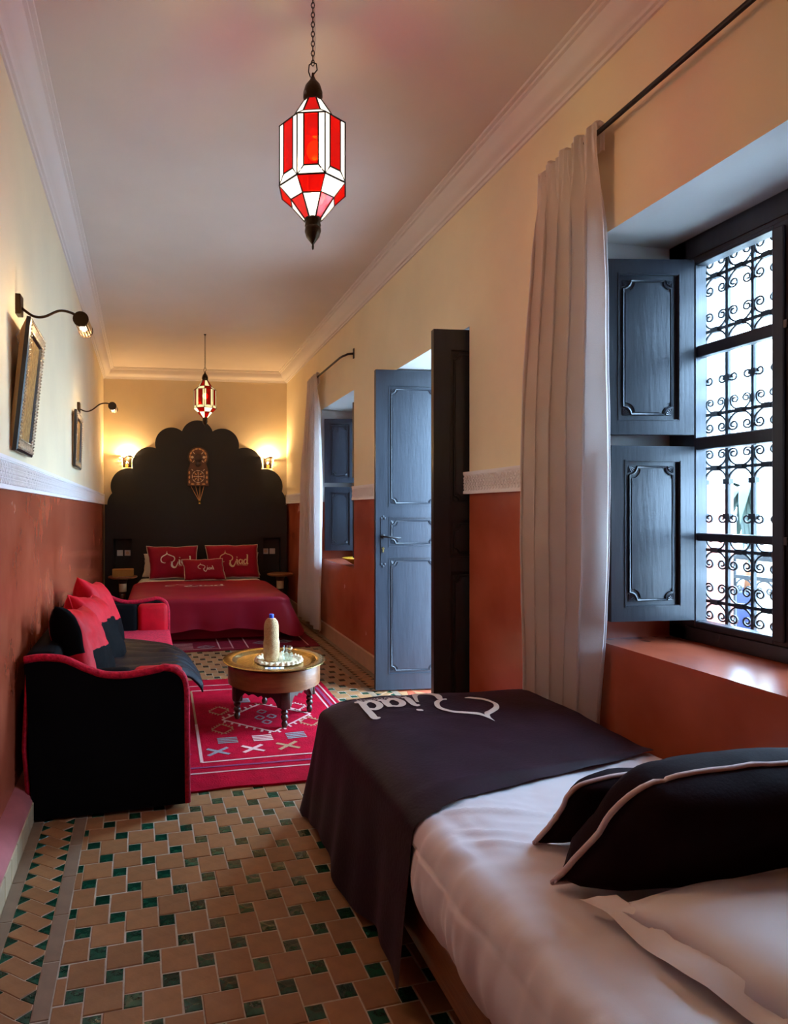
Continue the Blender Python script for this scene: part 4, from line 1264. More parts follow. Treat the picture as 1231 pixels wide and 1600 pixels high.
# ------------------------------------------------------------------ sofa along the left wall
SY0, SY1 = 2.69, 4.86
st_ = thing('sofa', 'black velvet sofa with red piping and red seat against the left wall', 'sofa', (-.2, 3.77, 0), 0)
O = (-.2, 3.77, 0)
XB = -.545; XF = .110
SK = lambda x, y: x - .0231*(y-2.69)          # follows the wall
def arm_profile():
    top = spline([(XB, .665), (XB+.06, .672), (XB+.15, .662), (XB+.24, .618), (XB+.32, .588), (XB+.42, .583), (XB+.54, .600), (XF-.09, .606), (XF-.045, .594), (XF-.012, .560), (XF, .50)], 6)
    return [(p.x, p.y) for p in top] + [(XF+.004, .022), (XB+.03, .010)]
AP = arm_profile()
def arm(y0, y1, out):
    """out = -1: outer side toward the viewer (-y)"""
    ins = [(lerp(a, (XB+XF)/2, .015), b-.012 if b > .3 else b) for a, b in AP]
    am = obj('arm', MB().prism(ins, y0, y1, lambda a, b, h: (SK(a, h), h, b)), M['velvet_black'], st_, origin=O)
    yo = y0 if out < 0 else y1
    rl = MB()
    path = [(a, b) for a, b in AP[:-1]]
    rl.tube([(SK(a, yo), yo + (.014 if out < 0 else -.014), b) for a, b in path], .017, 8)
    obj('piping', rl, M['chenille_red'], am, smooth=True, origin=O)
    # padded inner arm, black at the back and red at the front
    yi0, yi1 = (y1-.02, y1+.085) if out < 0 else (y0-.085, y0+.02)
    for (xa, xb, m, nm) in ((XB+.14, -.115, 'velvet_black', 'arm_pad'), (-.115, XF-.005, 'velvet_red', 'arm_pad_front')):
        mb = MB().rbox(xa, xb, yi0, yi1, .36, .585, .035, 3)
        mb.v = [(SK(x, y), y, z) for x, y, z in mb.v]
        obj(nm, mb, M[m], am, smooth=True, origin=O)
arm(SY0, SY0+.10, -1)
arm(SY1-.10, SY1, 1)
mb = MB().rbox(XB+.02, XF-.01, SY0+.05, SY1-.05, .05, .30, .01, 1); mb.v = [(SK(x, y), y, z) for x, y, z in mb.v]
obj('base', mb, M['velvet_black'], st_, origin=O)
mb = MB().rbox(XB+.12, XF+.012, SY0+.095, SY1-.095, .27, .395, .035, 3); mb.v = [(SK(x, y), y, z+.006*fbm(x*4, y*4)) for x, y, z in mb.v]
obj('seat', mb, M['chenille_red'], st_, smooth=True, origin=O)
mb = MB().rbox(XB-.0, XB+.14, SY0+.03, SY1-.03, .06, .69, .04, 3); mb.v = [(SK(x, y)-.02*(z-.1), y, z) for x, y, z in mb.v]
obj('backrest', mb, M['velvet_black'], st_, smooth=True, origin=O)
mb = MB().tube([(SK(XB+.015, SY0)+0, SY0+.012, .63), (SK(XB+.0, SY0), SY0+.012, .30), (SK(XB+.02, SY0), SY0+.012, .06)], .010, 6)
obj('piping', mb, M['chenille_red'], st_, smooth=True, origin=O)
for (x, y) in ((XB+.06, SY0+.05), (XF-.06, SY0+.05), (XB+.06, SY1-.05), (XF-.06, SY1-.05)):
    obj('foot', MB().lathe([(.016,0),(.022,.05)], 10, (SK(x, y), y, .0)), M['wood_mid'], st_, origin=O)
# cushions leaning on the backrest
RB = [M['velvet_black'], M['velvet_red']]
def chk(u, v):
    if v > .5: return 0 if u < .11 else 1
    return 1 if (u < .22 or u > .86) else 0
G_ = 'velvet cushions on the sofa'
solo_pillow('cushion', 'checked red and black velvet cushion, nearest on the sofa', 'cushion',
    [(-.355,2.86,.405), (-.235,3.23,.400), (-.385,3.29,.795), (-.455,2.885,.86)], None, .095, RB, None, 0, .06, 3, G_, chk, 48)
solo_pillow('cushion', 'red and black velvet cushion with thin red seam, second along the sofa', 'cushion',
    [(-.355,3.31,.405), (-.205,3.66,.400), (-.385,3.78,.785), (-.465,3.36,.845)], None, .105, RB, M['velvet_red'], .0045, .06, 6, G_, lambda u, v: 1 if v > .62 + .12*(u-.5) else 0, 48)
solo_pillow('cushion', 'red velvet cushion with pointed corner, farthest on the sofa', 'cushion',
    [(-.37,3.76,.405), (-.235,4.10,.400), (-.405,4.19,.82), (-.475,3.80,.89)], None, .095, RB, None, 0, .08, 9, G_, lambda u, v: 1 if v > .42 else 0, 48)
# quilted throw
def quilt_pt(u, v):
    # u along the length from the cushions over the seat and down, v across
    path = spline([(-.24,.455), (-.17,.445), (-.05,.436), (.06,.432), (.125,.415), (.185,.375), (.235,.315), (.248,.285)], 6)
    i = u*(len(path)-1); k = min(int(i), len(path)-2); p = path[k].lerp(path[k+1], i-k)
    w0, w1 = lerp(3.02, 3.50, smooth01(u*1.1)), lerp(lerp(4.16, 3.94, smooth01(u*1.5)), 3.66, smooth01((u-.62)/.38))
    y = lerp(w0, w1, v)
    z = p.y + .012*abs(math.sin(v*math.pi*7)) - .006 + .008*fbm(u*5, v*5, 2) + .025*(1-u)*math.sin(math.pi*v)
    z -= .02*smooth01((abs(v-.5)-.42)/.08)
    return (SK(p.x, y), y, z)
qt = MB().grid(quilt_pt, 44, 56)
qm = obj('quilt', qt, M['quilt'], smooth=True); sol = qm.modifiers.new('thickness', 'SOLIDIFY'); sol.thickness = .012; sol.offset = 1
tag(qm, 'black ribbed satin quilt trailing over the sofa seat', 'quilt')

# ------------------------------------------------------------------ double bed
db = thing('double_bed', 'low double bed with dark red base against the headboard', 'bed', (.48, 7.0, 0))
O = (.48, 7.0, 0)
obj('base', MB().rbox(-.22, 1.19, 6.12, 7.86, .012, .20, .01, 1), M['red_spread'], db, origin=O)
obj('mattress', MB().rbox(-.275, 1.245, 6.07, 7.87, .20, .415, .05, 4), M['white_cloth'], db, smooth=True, origin=O)
def bedz(x, y): return .436 - .02*smooth01((-.16-x)/.14) - .02*smooth01((x-1.13)/.14) - .018*smooth01((6.18-y)/.12) + .004*fbm(x*3, y*3, 2)
def sheet2(u, v):
    x = lerp(-.30, 1.27, u); y = lerp(7.10, 7.90, v)
    z = bedz(x, y)+.004
    ed = max(0, (-.24-x), (x-1.21)); z -= ed*2.4
    return (x, y, z)
tag(obj('bed_sheet', MB().grid(sheet2, 60, 24), M['white_cloth'], smooth=True), 'white sheet showing at the head of the double bed', 'sheet')
E_, N_ = rim([(1.285, 7.42), (1.285, 6.03), (-.315, 6.03), (-.315, 7.42)], .10, 26, 10)
N_ = [(-a, -b) for a, b in N_]
# travel is clockwise here, so rim() normals point inward and its rounding must be redone
E_, N_ = [], []
for k in range(27): E_.append((1.285, lerp(7.36, 6.13, k/26))); N_.append((1, 0))
for k in range(1, 11): a = -math.pi/2*k/10; E_.append((1.185+.1*math.cos(a), 6.13+.1*math.sin(a))); N_.append((math.cos(a), math.sin(a)))
for k in range(1, 41): E_.append((lerp(1.185, -.215, k/40), 6.03)); N_.append((0, -1))
for k in range(1, 11): a = -math.pi/2-math.pi/2*k/10; E_.append((-.215+.1*math.cos(a), 6.13+.1*math.sin(a))); N_.append((math.cos(a), math.sin(a)))
for k in range(1, 27): E_.append((-.315, lerp(6.13, 7.42, k/26))); N_.append((-1, 0))
I_ = [(.48, lerp(6.6, 7.40, max(0, min(1, (y-6.0)/1.4)))) for x, y in E_]
def hem2(u):
    c = math.exp(-((u-.30)/.05)**2)+math.exp(-((u-.70)/.05)**2)
    return .125 - .06*min(1, c) - .05*smooth01((.22-u)/.1) + .012*math.sin(u*61)
def flare2(u): return .03 + .15*math.exp(-((u-.285)/.05)**2) + .10*math.exp(-((u-.715)/.05)**2) + .10*smooth01((.25-u)/.1)
bs = thing('bedspread', 'crimson bedspread with printed hotel mark on the double bed', 'bedspread', (.48, 6.6, .42))
bc_ = obj('cloth', drape(E_, I_, N_, lambda x, y: bedz(x, y)+.010, hem2, flare2, .016, 7, 16, 14, .05, .4), M['red_spread'], bs, smooth=True, origin=(.48, 6.6, .42))
def spread_map(x, y):
    wx = .19 + x*.25; wy = 6.86 + y*.16
    return (wx, wy, bedz(wx, wy)+.0145)
logo(spread_map, .032, M['print'], bc_, (.48, 6.6, .42))
def marked(label, C4, N, th, ctr, sc, seed, matp):
    t, (C, Nn), org = solo_pillow('pillow', label, 'pillow', C4, N, th, M['red_pillow'], M['cream_cord'], .0055, .03, seed, 'crimson pillows on the double bed')
    w = (C[1]-C[0]).length; h = (C[3]-C[0]).length
    def mp(x, y):
        u = ctr[0] + x*sc/w; v = ctr[1] + y*sc/h
        return pill_pt(C, Nn, th, .03, u, v, 1, seed) + Nn*.003
    cv = [c for c in bpy.data.objects if c.parent == t][0]
    logo(mp, .034, M[matp], cv, org, sc > .1)
marked('crimson pillow with cream piping and hotel mark, left on the double bed', [(-.125,7.63,.452), (.445,7.61,.452), (.46,7.78,.84), (-.168,7.79,.838)], (-.05,-.92,.36), .085, (.40, .42), .135, 21, 'print')
marked('crimson pillow with cream piping and hotel mark, right on the double bed', [(.575,7.58,.452), (1.205,7.56,.452), (1.205,7.74,.848), (.552,7.75,.848)], (-.05,-.92,.36), .085, (.36, .42), .135, 24, 'print_gold')
marked('small crimson pillow with white piping in front of the two larger ones', [(.285,7.40,.452), (.775,7.38,.452), (.740,7.50,.696), (.252,7.51,.690)], (-.05,-.92,.36), .06, (.44, .46), .072, 27, 'print')
for xa, xb, lab in ((-.22, .44, 'white pillow behind the left crimson pillow'), (.58, 1.26, 'white pillow behind the right crimson pillow')):
    solo_pillow('pillow', lab, 'pillow', [(xa,7.83,.455), (xb,7.80,.455), (xb-.02,7.875,.74), (xa+.02,7.925,.74)], (-.05,-.97,.20), .045, M['white_cloth'], None, 0, .04, 31)

# ------------------------------------------------------------------ scalloped headboard with niches
hb = thing('headboard', 'black scalloped headboard filling the end wall, with bedside niches', 'headboard', tuple(B0), 0)
O = tuple(B0)
def bw(s, off, z):                              # s along the back wall, off into the room
    p = B0 + BD*s + BN*off
    return (p.x, p.y, z)
J = [(.054,1.359),(.114,1.502),(.374,1.820),(.662,2.085),(.997,2.310),(1.392,2.314),(1.733,2.093),(2.032,1.824),(2.304,1.531),(2.352,1.359)]
A = [(.072,1.44),(.155,1.75),(.455,2.055),(.745,2.32),(1.190,2.455),(1.625,2.325),(1.935,2.07),(2.250,1.755),(2.345,1.45)]
out = []
for k in range(9): out += arc3(J[k], A[k], J[k+1], 14)[:-1]
out.append(J[-1])
out += [(2.352, 1.30), (.054, 1.30)]
obj('scalloped_panel', MB().prism(out, .002, .032, lambda a, b, h: bw(a, h, b)), M['black_paint'], hb, origin=O)
DEP = .165; S0, S1 = .045, 2.352
ss = [S0, .152, .378, 2.045, 2.270, S1]; zz = [0, .48, .925, 1.355]
mb = MB()
for i in range(5):
    for k in range(3):
        niche = i in (1, 3) and k == 1
        a, b, c, d = ss[i], ss[i+1], zz[k], zz[k+1]
        o_ = .03 if niche else DEP
        mb.add([bw(a,o_,c), bw(b,o_,c), bw(b,o_,d), bw(a,o_,d)], [(0,1,2,3)])
        if niche:
            for q in ([bw(a,.03,c),bw(a,DEP,c),bw(a,DEP,d),bw(a,.03,d)], [bw(b,.03,c),bw(b,DEP,c),bw(b,DEP,d),bw(b,.03,d)], [bw(a,.03,c),bw(b,.03,c),bw(b,DEP,c),bw(a,DEP,c)], [bw(a,.03,d),bw(b,.03,d),bw(b,DEP,d),bw(a,DEP,d)]):
                mb.add(q, [(0,1,2,3)])
mb.add([bw(S0,0,zz[-1]), bw(S1,0,zz[-1]), bw(S1,DEP,zz[-1]), bw(S0,DEP,zz[-1])], [(0,1,2,3)])
for s_ in (S0, S1): mb.add([bw(s_,0,0), bw(s_,DEP,0), bw(s_,DEP,zz[-1]), bw(s_,0,zz[-1])], [(0,1,2,3)])
obj('lower_block', mb, M['black_paint'], hb, origin=O)
rzb = math.atan2(BD.y, BD.x)
def plate(s, z, label, kind):
    t = thing('wall_plate', label, 'socket', bw(s, .031, z), rzb, 'socket plates in the bedside niches')
    obj('plate', MB().rbox(-.037, .037, -.010, 0, -.037, .037, .003, 1), M['plastic_white'], t)
    if kind == 'socket': obj('insert', MB().tube([(0,-.010,0),(0,-.0125,0)], .021, 16).box(-.010,-.006,-.0135,-.0125,-.003,.003).box(.006,.010,-.0135,-.0125,-.003,.003), M['frame_edge'] if False else M['print_gold'], t)
    else: obj('rocker', MB().rbox(-.026, .026, -.015, -.010, -.026, .026, .002, 1), M['plastic_white'], t)
plate(.213, .735, 'white switch plate in the left niche, beside the left wall', 'rocker'); plate(.308, .735, 'cream socket plate in the left niche, nearer the bed', 'socket')
plate(2.085, .742, 'cream socket plate in the right niche, nearer the bed', 'socket'); plate(2.175, .742, 'cream switch plate in the right niche, beside the curtain', 'rocker')

def nightstand(x, y, r, label):
    t = thing('side_table', label, 'table', (x, y, 0), 0, 'round bedside tables')
    obj('top', MB().lathe([(r-.03,.462),(r-.004,.470),(r,.478),(r,.486),(r-.006,.492),(.0001,.492)], 40), M['wood_mid'], t, auto=40)
    obj('column', MB().lathe([(.085,.0),(.085,.015),(.05,.03),(.028,.05),(.036,.09),(.038,.16),(.030,.17),(.038,.18),(.038,.27),(.030,.28),(.042,.29),(.044,.40),(.060,.455),(.065,.464)], 20), M['wood_dark'], t, auto=45)
    obj('inlay_ring', MB().lathe([(.0385,.30),(.0445,.305),(.0455,.395),(.0455,.40)], 20), M['inlay_pale'], t)
    for k in range(3):
        a = k*2*math.pi/3+.4
        obj('foot', MB().tube([(.06*math.cos(a),.06*math.sin(a),.02),(.14*math.cos(a),.14*math.sin(a),.012)], [.016,.010], 8), M['wood_dark'], t)
nightstand(-.440, 7.70, .172, 'small round bedside table carrying the ochre box')
nightstand(1.475, 7.62, .165, 'small round bedside table beside the far curtain')
bx = thing('tissue_box', 'ochre tissue box on the left bedside table', 'box', (-.435, 7.68, .492), .05)
obj('carton', MB().rbox(-.125, .125, -.065, .065, 0, .085, .006, 2), M['ochre'], bx)
obj('slot', MB().rbox(-.06, .06, -.012, .012, .084, .087, .001, 1), M['wood_mid'], bx)

# ------------------------------------------------------------------ inlaid bellows on the headboard
bl = thing('wall_bellows', 'inlaid wooden fireplace bellows hanging on the black headboard', 'bellows', bw(1.205, .033, 1.36), rzb)
def keyhole(g):
    r = .132-g; R_ = .150-g
    top = [(r*math.sin(a), .615+r*math.cos(a)) for a in [lerp(-2.25, 2.25, i/28) for i in range(29)]]
    rgt = [(p[0], p[1]) for p in arc3((r*math.sin(2.25), .615+r*math.cos(2.25)), (.121-g, .485), (.137-g, .43), 8)][1:]
    return top + rgt + [(.137-g, .235+g), (-.137+g, .235+g)] + [(-a, b) for a, b in reversed(rgt)]
obj('board', MB().prism(keyhole(0), -.045, 0, lambda a, b, h: (a, h, b)), M['board'], bl)
obj('board_rim', MB().tube([(a, -.046, b) for a, b in keyhole(.004)], .005, 5, True), M['wood_dark'], bl)
inl, pal = MB(), MB()
def lozenge(mb, cx, cz, a, w, h):
    pts = [(w, 0), (w*.4, h), (-w*.4, h), (-w, 0), (-w*.4, -h), (w*.4, -h)]
    c, s = math.cos(a), math.sin(a)
    mb.prism([(cx+x*c-z*s, cz+x*s+z*c) for x, z in pts], -.0475, -.044, lambda u, v, q: (u, q, v))
for k in range(10):
    a = lerp(-2.0, 2.0, k/9); lozenge(inl, .103*math.sin(a), .615+.103*math.cos(a), -a, .024, .010)
for s in (-1, 1):
    for z in (.29, .35, .41): lozenge(inl, s*.112, z, math.pi/2, .024, .010)
for x in (-.07, 0, .07): lozenge(inl, x, .262, 0, .026, .010)
for k in range(8):
    a = k*math.pi/4; lozenge(pal, .075*math.cos(a), .360+.075*math.sin(a), a+math.pi/2, .030, .0045); lozenge(inl, .045*math.cos(a), .360+.045*math.sin(a), a, .020, .007)
pal.prism([(-.06,.357),(.06,.357),(.06,.363),(-.06,.363)], -.0475, -.044, lambda u, v, q: (u, q, v)); pal.prism([(-.003,.30),(.003,.30),(.003,.42),(-.003,.42)], -.0475, -.044, lambda u, v, q: (u, q, v))
for s in (-1, 1):
    lozenge(pal, s*.075, .61, 0, .020, .016); lozenge(pal, s*.055, .665, s*.8, .022, .005); lozenge(pal, s*.06, .555, -s*.8, .022, .005); lozenge(pal, s*.075, .445, s*.8, .016, .005)
obj('bone_inlay', inl, M['inlay'], bl, kind='stuff'); obj('pale_inlay', pal, M['inlay_pale'], bl, kind='stuff')
obj('boss', MB().sphere((0, -.047, .60), .055, 16, 10, (1, .35, 1)).sphere((0, -.047, .525), .042, 14, 8, (1, .35, 1)), M['wood_dark'], bl, smooth=True)
for x in (-.095, -.035, .022, .075):
    obj('spout_rod', MB().tube([(x, -.022, .238), (.018+x*.10, -.022, .05)], .0045, 6), M['inlay'], bl)
obj('nozzle', MB().lathe([(.016,0),(.018,.005),(.013,.022),(.020,.030),(.022,.045),(.014,.056)], 12, (.018,-.022,0)), M['brass'], bl, auto=40)

# ------------------------------------------------------------------ wall sconces by the headboard
LW_SCONCE = 9.5
def sconce(s, z, label, flip):
    t = thing('wall_sconce', label, 'lamp', bw(s, .001, z), rzb, 'pierced sconces above the headboard')
    R_ = .075; H_ = .15
    mb = MB(); nu, nv = 18, 9
    # half-round pierced shell: strips of a lattice with real holes, scalloped rim
    def P(i, j):
        a = math.pi*i/nu; zz_ = -H_*.45 + H_*j/nv*(.8+.22*abs(math.cos(a*1.5)))
        rr = R_*(.72+.28*j/nv)
        return Vector((-rr*math.cos(a), -rr*math.sin(a)*1.05-.002, zz_))
    for i in range(nu):
        for j in range(nv):
            q = [P(i,j), P(i+1,j), P(i+1,j+1), P(i,j+1)]
            if (i+j) % 2 == 0 or j in (0, nv-1): mb.add(q, [(0,1,2,3)])
            else:
                c = sum(q, Vector((0,0,0)))/4; w = [p.lerp(c, .42) for p in q]
                mb.add(q+w, [(0,1,5,4),(1,2,6,5),(2,3,7,6),(3,0,4,7)])
    obj('pierced_shell', mb, M['bronze'], t)
    obj('rim', MB().tube([P(i, nv) for i in range(nu+1)], .004, 5), M['bronze'], t)
    obj('back_plate', MB().rbox(-.05, .05, -.004, 0, -.06, .07, .001, 1), M['bronze'], t)
    obj('amber_glass', MB().sphere((0, -R_*.80, -.045), .020, 10, 8, (1,.5,1.5)), M['amber'], t, smooth=True)
    obj('bulb', MB().sphere((0, -.036, .0), .016, 12, 8, (1,1,1.3)), M['bulb'], t, smooth=True)
    L = bpy.data.lights.new('sconce_light', 'POINT'); L.energy = LW_SCONCE; L.color = (1, .66, .30); L.shadow_soft_size = .018
    lo = bpy.data.objects.new('sconce_light', L); COL.objects.link(lo); lo.parent = t; lo.location = (0, -.045, .070)
M['amber'] = emis('amber_glass', (1, .28, .03), .9)
sconce(.300, 1.90, 'pierced metal wall sconce, left of the headboard', 1)
sconce(2.115, 1.905, 'pierced metal wall sconce, right of the headboard', -1)

# ------------------------------------------------------------------ stained glass lanterns
M['pane_white'] = pane_lit('white_lantern_glass', (1,.95,.85), (1,.90,.74), .85, .40)
M['pane_red'] = pane_lit('red_lantern_glass', (1,.10,.02), (1,.008,.006), .25, .30)
M['pane_white_far'] = pane_lit('cream_lantern_glass', (1,.9,.6), (1,.78,.40), .42, .35)
M['pane_red_far'] = pane_lit('dark_red_lantern_glass', (.8,.03,.02), (.8,.012,.006), .10, .45)
M['pane_hot'] = pane_lit('glowing_lantern_glass', (1,.8,.5), (1,.74,.36), 1.6, .35)
def lantern(x, y, label, white, red, low, watt, rot, seed):
    z0 = 2.136                                           # bottom tip
    t = thing('lantern', label, 'lantern', (x, y, z0), rot, 'stained glass lanterns')
    tiers = [(.028, .100), (.075, .157), (.114, .195), (.114, .386), (.071, .419), (.030, .486)]   # radius, height
    n = 8
    def V(k, j, f=0):
        r, z = tiers[j]; a = 2*math.pi*(k+f)/n + math.pi/8
        if f == 0: return Vector((r*math.cos(a), r*math.sin(a), z))
        a0 = 2*math.pi*k/n + math.pi/8; a1 = 2*math.pi*(k+1)/n + math.pi/8
        p = Vector((r*math.cos(a0), r*math.sin(a0), z)); q = Vector((r*math.cos(a1), r*math.sin(a1), z))
        return p.lerp(q, f)
    cames = MB()
    def pane(q, m):
        c = sum(q, Vector((0,0,0)))/len(q); nn = (q[1]-q[0]).cross(q[2]-q[0]).normalized()
        if nn.dot(Vector((c.x, c.y, 0))) < 0: nn = -nn
        mb = MB(); k_ = len(q)
        mb.add([p - nn*.0015 for p in q] + [p + nn*.0005 for p in q], [tuple(range(k_)), tuple(range(k_, 2*k_))] + [(i, (i+1) % k_, k_+(i+1) % k_, k_+i) for i in range(k_)])
        obj('pane', mb, m, t)
        cames.tube(q, .0032, 4, True)
    for k in range(n):
        # upright face: white, red, white with mitred white foot
        a, b, c, d = .0, .24, .76, 1.0
        foot = .028
        lo_ = lambda f, dz=0: V(k, 2, f) + Vector((0, 0, dz)) if f not in (0,) else V(k, 2) + Vector((0, 0, dz))
        hi_ = lambda f: V(k, 3, f) if f else V(k, 3)
        e1, e2 = (V(k+1, 2), V(k+1, 3))
        pane([lo_(0), lo_(b, foot), hi_(b), hi_(0)], white); pane([lo_(b, foot), lo_(c, foot), hi_(c), hi_(b)], red)
        pane([lo_(c, foot), e1, e2, hi_(c)], white); pane([lo_(0), e1, lo_(c, foot), lo_(b, foot)], white)
        # lower tapering tiers
        pane([V(k,1), V(k+1,1), V(k+1,2), V(k,2)], red if k % 2 else (low or white)); pane([V(k,0), V(k+1,0), V(k+1,1), V(k,1)], (low or white) if k % 2 else red)
        # upper tiers
        pane([V(k,3), V(k+1,3), V(k+1,4), V(k,4)], white if k % 2 else red); pane([V(k,4), V(k+1,4), V(k+1,5), V(k,5)], red if k % 2 else white)
    obj('leading', cames, M['iron'], t)
    obj('bottom_finial', MB().lathe([(.0001,0),(.003,.004),(.004,.012),(.003,.018),(.010,.028),(.022,.044),(.027,.062),(.026,.072),(.024,.076),(.027,.080),(.025,.090),(.029,.102),(.020,.104)], 16), M['bronze'], t, auto=50)
    obj('top_cap', MB().lathe([(.022,.480),(.031,.483),(.029,.497),(.032,.501),(.032,.518),(.025,.540),(.011,.558),(.005,.572),(.004,.582),(.0001,.583)], 16), M['bronze'], t, auto=50)
    obj('hook', MB().tube([(.0,0,.575),(.014,0,.592),(.012,0,.612),(0,0,.618),(-.012,0,.610),(-.014,0,.588),(-.008,0,.570)], .0022, 6), M['iron'], t, smooth=True)
    obj('bulb', MB().sphere((.006, -.004, .325), .027, 14, 10, (1,1,1.15)), M['bulb'], t, smooth=True)
    # chain links to the ceiling
    zt = CEIL - z0 - .012; z = .610; k = 0
    lk = MB().tube([(.0055*math.cos(a)*(1), 0, .010*math.sin(a)) for a in [2*math.pi*i/10 for i in range(10)]], .0016, 5, True).mesh('chain_link', M['iron'])
    while z < zt:
        o = link('chain_link', lk, t); o.location = (0, 0, z+.006); o.rotation_euler = (0, 0, math.pi/2*(k % 2)); z += .0158; k += 1
    obj('cable', MB().tube([(.004,.004,.60),(.009,.003,.70),(.005,.004,.80),(.008,.002,zt)], .0012, 5), M['plastic_white'], t)
    obj('ceiling_hook', MB().lathe([(.012,zt+.012),(.012,zt+.004),(.004,zt),(.0025,zt-.012)], 10), M['iron'], t)
    L = bpy.data.lights.new('lantern_light', 'POINT'); L.energy = watt; L.color = (1, .66, .30); L.shadow_soft_size = .03
    lo2 = bpy.data.objects.new('lantern_light', L); COL.objects.link(lo2); lo2.parent = t; lo2.location = (.006, -.004, .285)
lantern(.492, 1.975, 'red and white stained glass lantern hanging nearest the viewer', M['pane_white'], M['pane_red'], None, 42.0, math.radians(-17), 1)
lantern(.455, 6.43, 'red and cream stained glass lantern hanging before the headboard', M['pane_white_far'], M['pane_red_far'], M['pane_hot'], 5.0, math.radians(-30), 2)

# ------------------------------------------------------------------ picture lamps and pictures on the left wall
def lw(y, off, z):
    p = Vector((LWX(y), y, z)) + LN*off
    return p
def picture_lamp(yp, zp, head, label, watt):
    base = lw(yp, 0, zp)
    t = thing('picture_lamp', label, 'lamp', tuple(base), 0, 'bronze picture lamps on the left wall')
    O = tuple(base)
    obj('wall_plate', MB().rbox(base.x-.002, base.x+.022, yp-.030, yp+.030, zp-.042, zp+.042, .004, 2), M['bronze'], t, origin=O)
    h = Vector(head); b = base + Vector((.02, 0, -.01))
    D = h-b
    pts = spline([b, b+D*.18+Vector((0,0,-.020)), b+D*.36+Vector((0,0,-.010)), b+D*.60+Vector((0,0,.032)), b+D*.80+Vector((0,0,.038)), b+D*.93+Vector((0,0,.026)), h+Vector((0,0,.014))], 6)
    obj('arm', MB().tube(pts, .0055, 8), M['bronze'], t, smooth=True, origin=O)
    Lh = .17; R_ = .030
    mb = MB(); nu, nv = 16, 12
    def P(i, j):
        a = math.radians(-20) - math.radians(320)*i/nu*0 + 2*math.pi*i/nu
        return Vector((h.x + R_*math.cos(a), h.y-Lh*.5+Lh*j/nv, h.z + R_*math.sin(a)))
    for i in range(nu):
        for j in range(nv):
            a = 2*math.pi*(i+.5)/nu - math.radians(20)
            q = [P(i,j), P(i+1,j), P(i+1,j+1), P(i,j+1)]
            if math.sin(a) > .35 or j in (0, nv-1): mb.add(q, [(0,1,2,3)])
            else:
                c = sum(q, Vector((0,0,0)))/4; w = [p.lerp(c, .45) for p in q]
                mb.add(q+w, [(0,1,5,4),(1,2,6,5),(2,3,7,6),(3,0,4,7)])
    obj('pierced_shade', mb, M['bronze'], t, origin=O)
    for yy in (h.y-Lh*.5, h.y+Lh*.5): obj('end_cap', MB().tube([(h.x, yy-.004, h.z), (h.x, yy+.004, h.z)], R_+.002, 18), M['bronze'], t, origin=O)
    obj('bulb', MB().tube([(h.x, h.y-.055, h.z-.004), (h.x, h.y+.055, h.z-.004)], .010, 10), M['bulb_soft'], t, origin=O)
    L = bpy.data.lights.new('picture_light', 'POINT'); L.energy = watt; L.color = (1, .74, .42); L.shadow_soft_size = .02
    lo = bpy.data.objects.new('picture_light', L); COL.objects.link(lo); lo.parent = t; lo.location = (h.x-O[0], h.y-O[1], h.z-O[2]-.016)
M['bulb_soft'] = emis('soft_bulb', (1, .76, .44), 5)
picture_lamp(2.745, 2.132, lw(2.77, .262, 2.075), 'bronze picture lamp with pierced shade, nearest on the left wall', 6.0)
picture_lamp(5.115, 2.090, lw(5.10, .272, 2.098), 'bronze picture lamp with pierced shade, farther along the left wall', 5.0)
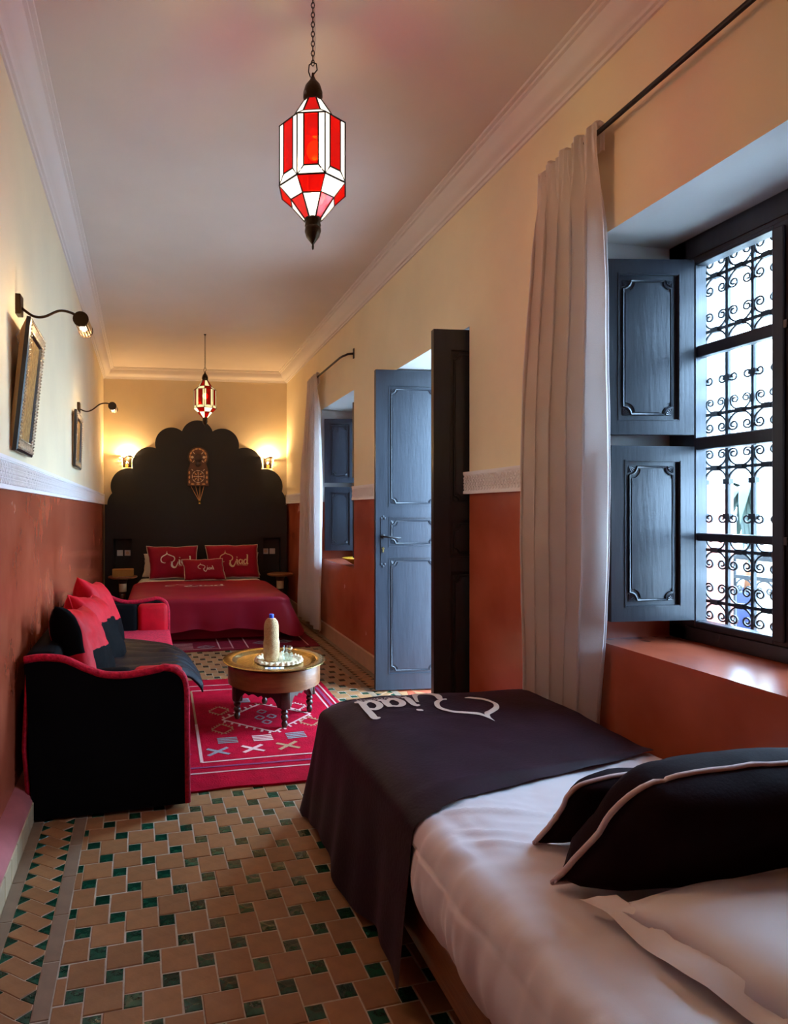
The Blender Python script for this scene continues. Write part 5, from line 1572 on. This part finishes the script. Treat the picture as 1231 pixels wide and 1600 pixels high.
def picture(y0, y1, z0, h, lean, label):
    base = lw((y0+y1)/2, .012, z0); O = tuple(base)
    t = thing('framed_picture', label, 'picture', O, 0, 'hammered metal pictures on the left wall')
    Wd = y1-y0; tl = math.atan2(lean, h)
    def F(a, b, q):
        """a along the wall, b up the picture, q out of it"""
        o = q*math.cos(tl) + b*math.sin(tl) + .008; z = b*math.cos(tl) - q*math.sin(tl)
        p = lw(y0+a, o, z0+z); return (p.x, p.y, p.z)
    def ring(o0, o1, q0, q1, m, nm):
        mb = MB()
        R0 = [(o0,o0),(Wd-o0,o0),(Wd-o0,h-o0),(o0,h-o0)]; R1 = [(o1,o1),(Wd-o1,o1),(Wd-o1,h-o1),(o1,h-o1)]
        vs = [F(a,b,0) for a,b in R0] + [F(a,b,q0) for a,b in R0] + [F(a,b,q1) for a,b in R1] + [F(a,b,0) for a,b in R1]
        fs = []
        for k in range(3):
            for i in range(4): fs.append((4*k+i, 4*k+(i+1) % 4, 4*k+4+(i+1) % 4, 4*k+4+i))
        mb.add(vs, fs); obj(nm, mb, m, t, origin=O)
    ring(0, .010, .016, .020, M['frame_edge'], 'outer_frame'); ring(.010, .052, .020, .016, M['frame_metal'], 'frame_moulding'); ring(.052, .060, .017, .008, M['frame_edge'], 'inner_frame')
    bd = MB()
    for o in (.016, .050):
        per = [(o, o), (Wd-o, o), (Wd-o, h-o), (o, h-o), (o, o)]
        for i in range(4):
            nn = int(math.hypot(per[i+1][0]-per[i][0], per[i+1][1]-per[i][1])/.014)
            for k in range(nn):
                a = lerp(per[i][0], per[i+1][0], k/nn); b = lerp(per[i][1], per[i+1][1], k/nn)
                bd.sphere(F(a, b, .021 if o < .03 else .018), .0042, 6, 4)
    obj('bead_trim', bd, M['frame_metal'], t, origin=O, kind='stuff')
    obj('artwork', MB().add([F(.058,.058,.007), F(Wd-.058,.058,.007), F(Wd-.058,h-.058,.007), F(.058,h-.058,.007)], [(0,1,2,3)]), M['art'], t, origin=O)
    obj('backing', MB().add([F(.004,.004,0), F(Wd-.004,.004,0), F(Wd-.004,h-.004,0), F(.004,h-.004,0), F(.02,.03,-.02), F(Wd-.02,.03,-.02), F(Wd-.02,h-.05,-.02), F(.02,h-.05,-.02)], [(0,1,2,3),(7,6,5,4),(0,1,5,4),(1,2,6,5),(2,3,7,6),(3,0,4,7)]), M['pic_back'], t, origin=O)
    obj('hanging_cord', MB().tube([F(.03, h*.72, -.005), F(.05, h*.86, -.02-lean*.4), F(Wd/2, h*.97, -.01-lean*.85)], .0015, 5), M['wood_dark'], t, origin=O)
M['art'] = mat('embossed_gold_foil', (.26,.14,.04), .35, metal=.8, col2=(.55,.36,.13), vscale=45, bump=.9, bscale=70)
picture(2.61, 2.965, 1.52, .535, .055, 'hammered metal frame with gold relief leaning forward, nearest on the left wall')
picture(4.72, 5.15, 1.60, .42, .012, 'hammered metal frame with gold relief, farther along the left wall')

# ------------------------------------------------------------------ bowl on the far sill
bw_ = tag(obj('bowl', MB().lathe([(.05,0),(.062,.004),(.13,.045),(.165,.062),(.170,.066),(.163,.068),(.125,.052),(.055,.012),(.0001,.010)], 40), M['bowl'], smooth=True), 'wide shallow yellow glazed bowl on the far window sill', 'bowl')
bw_.location = (1.80, 5.42, SILL)
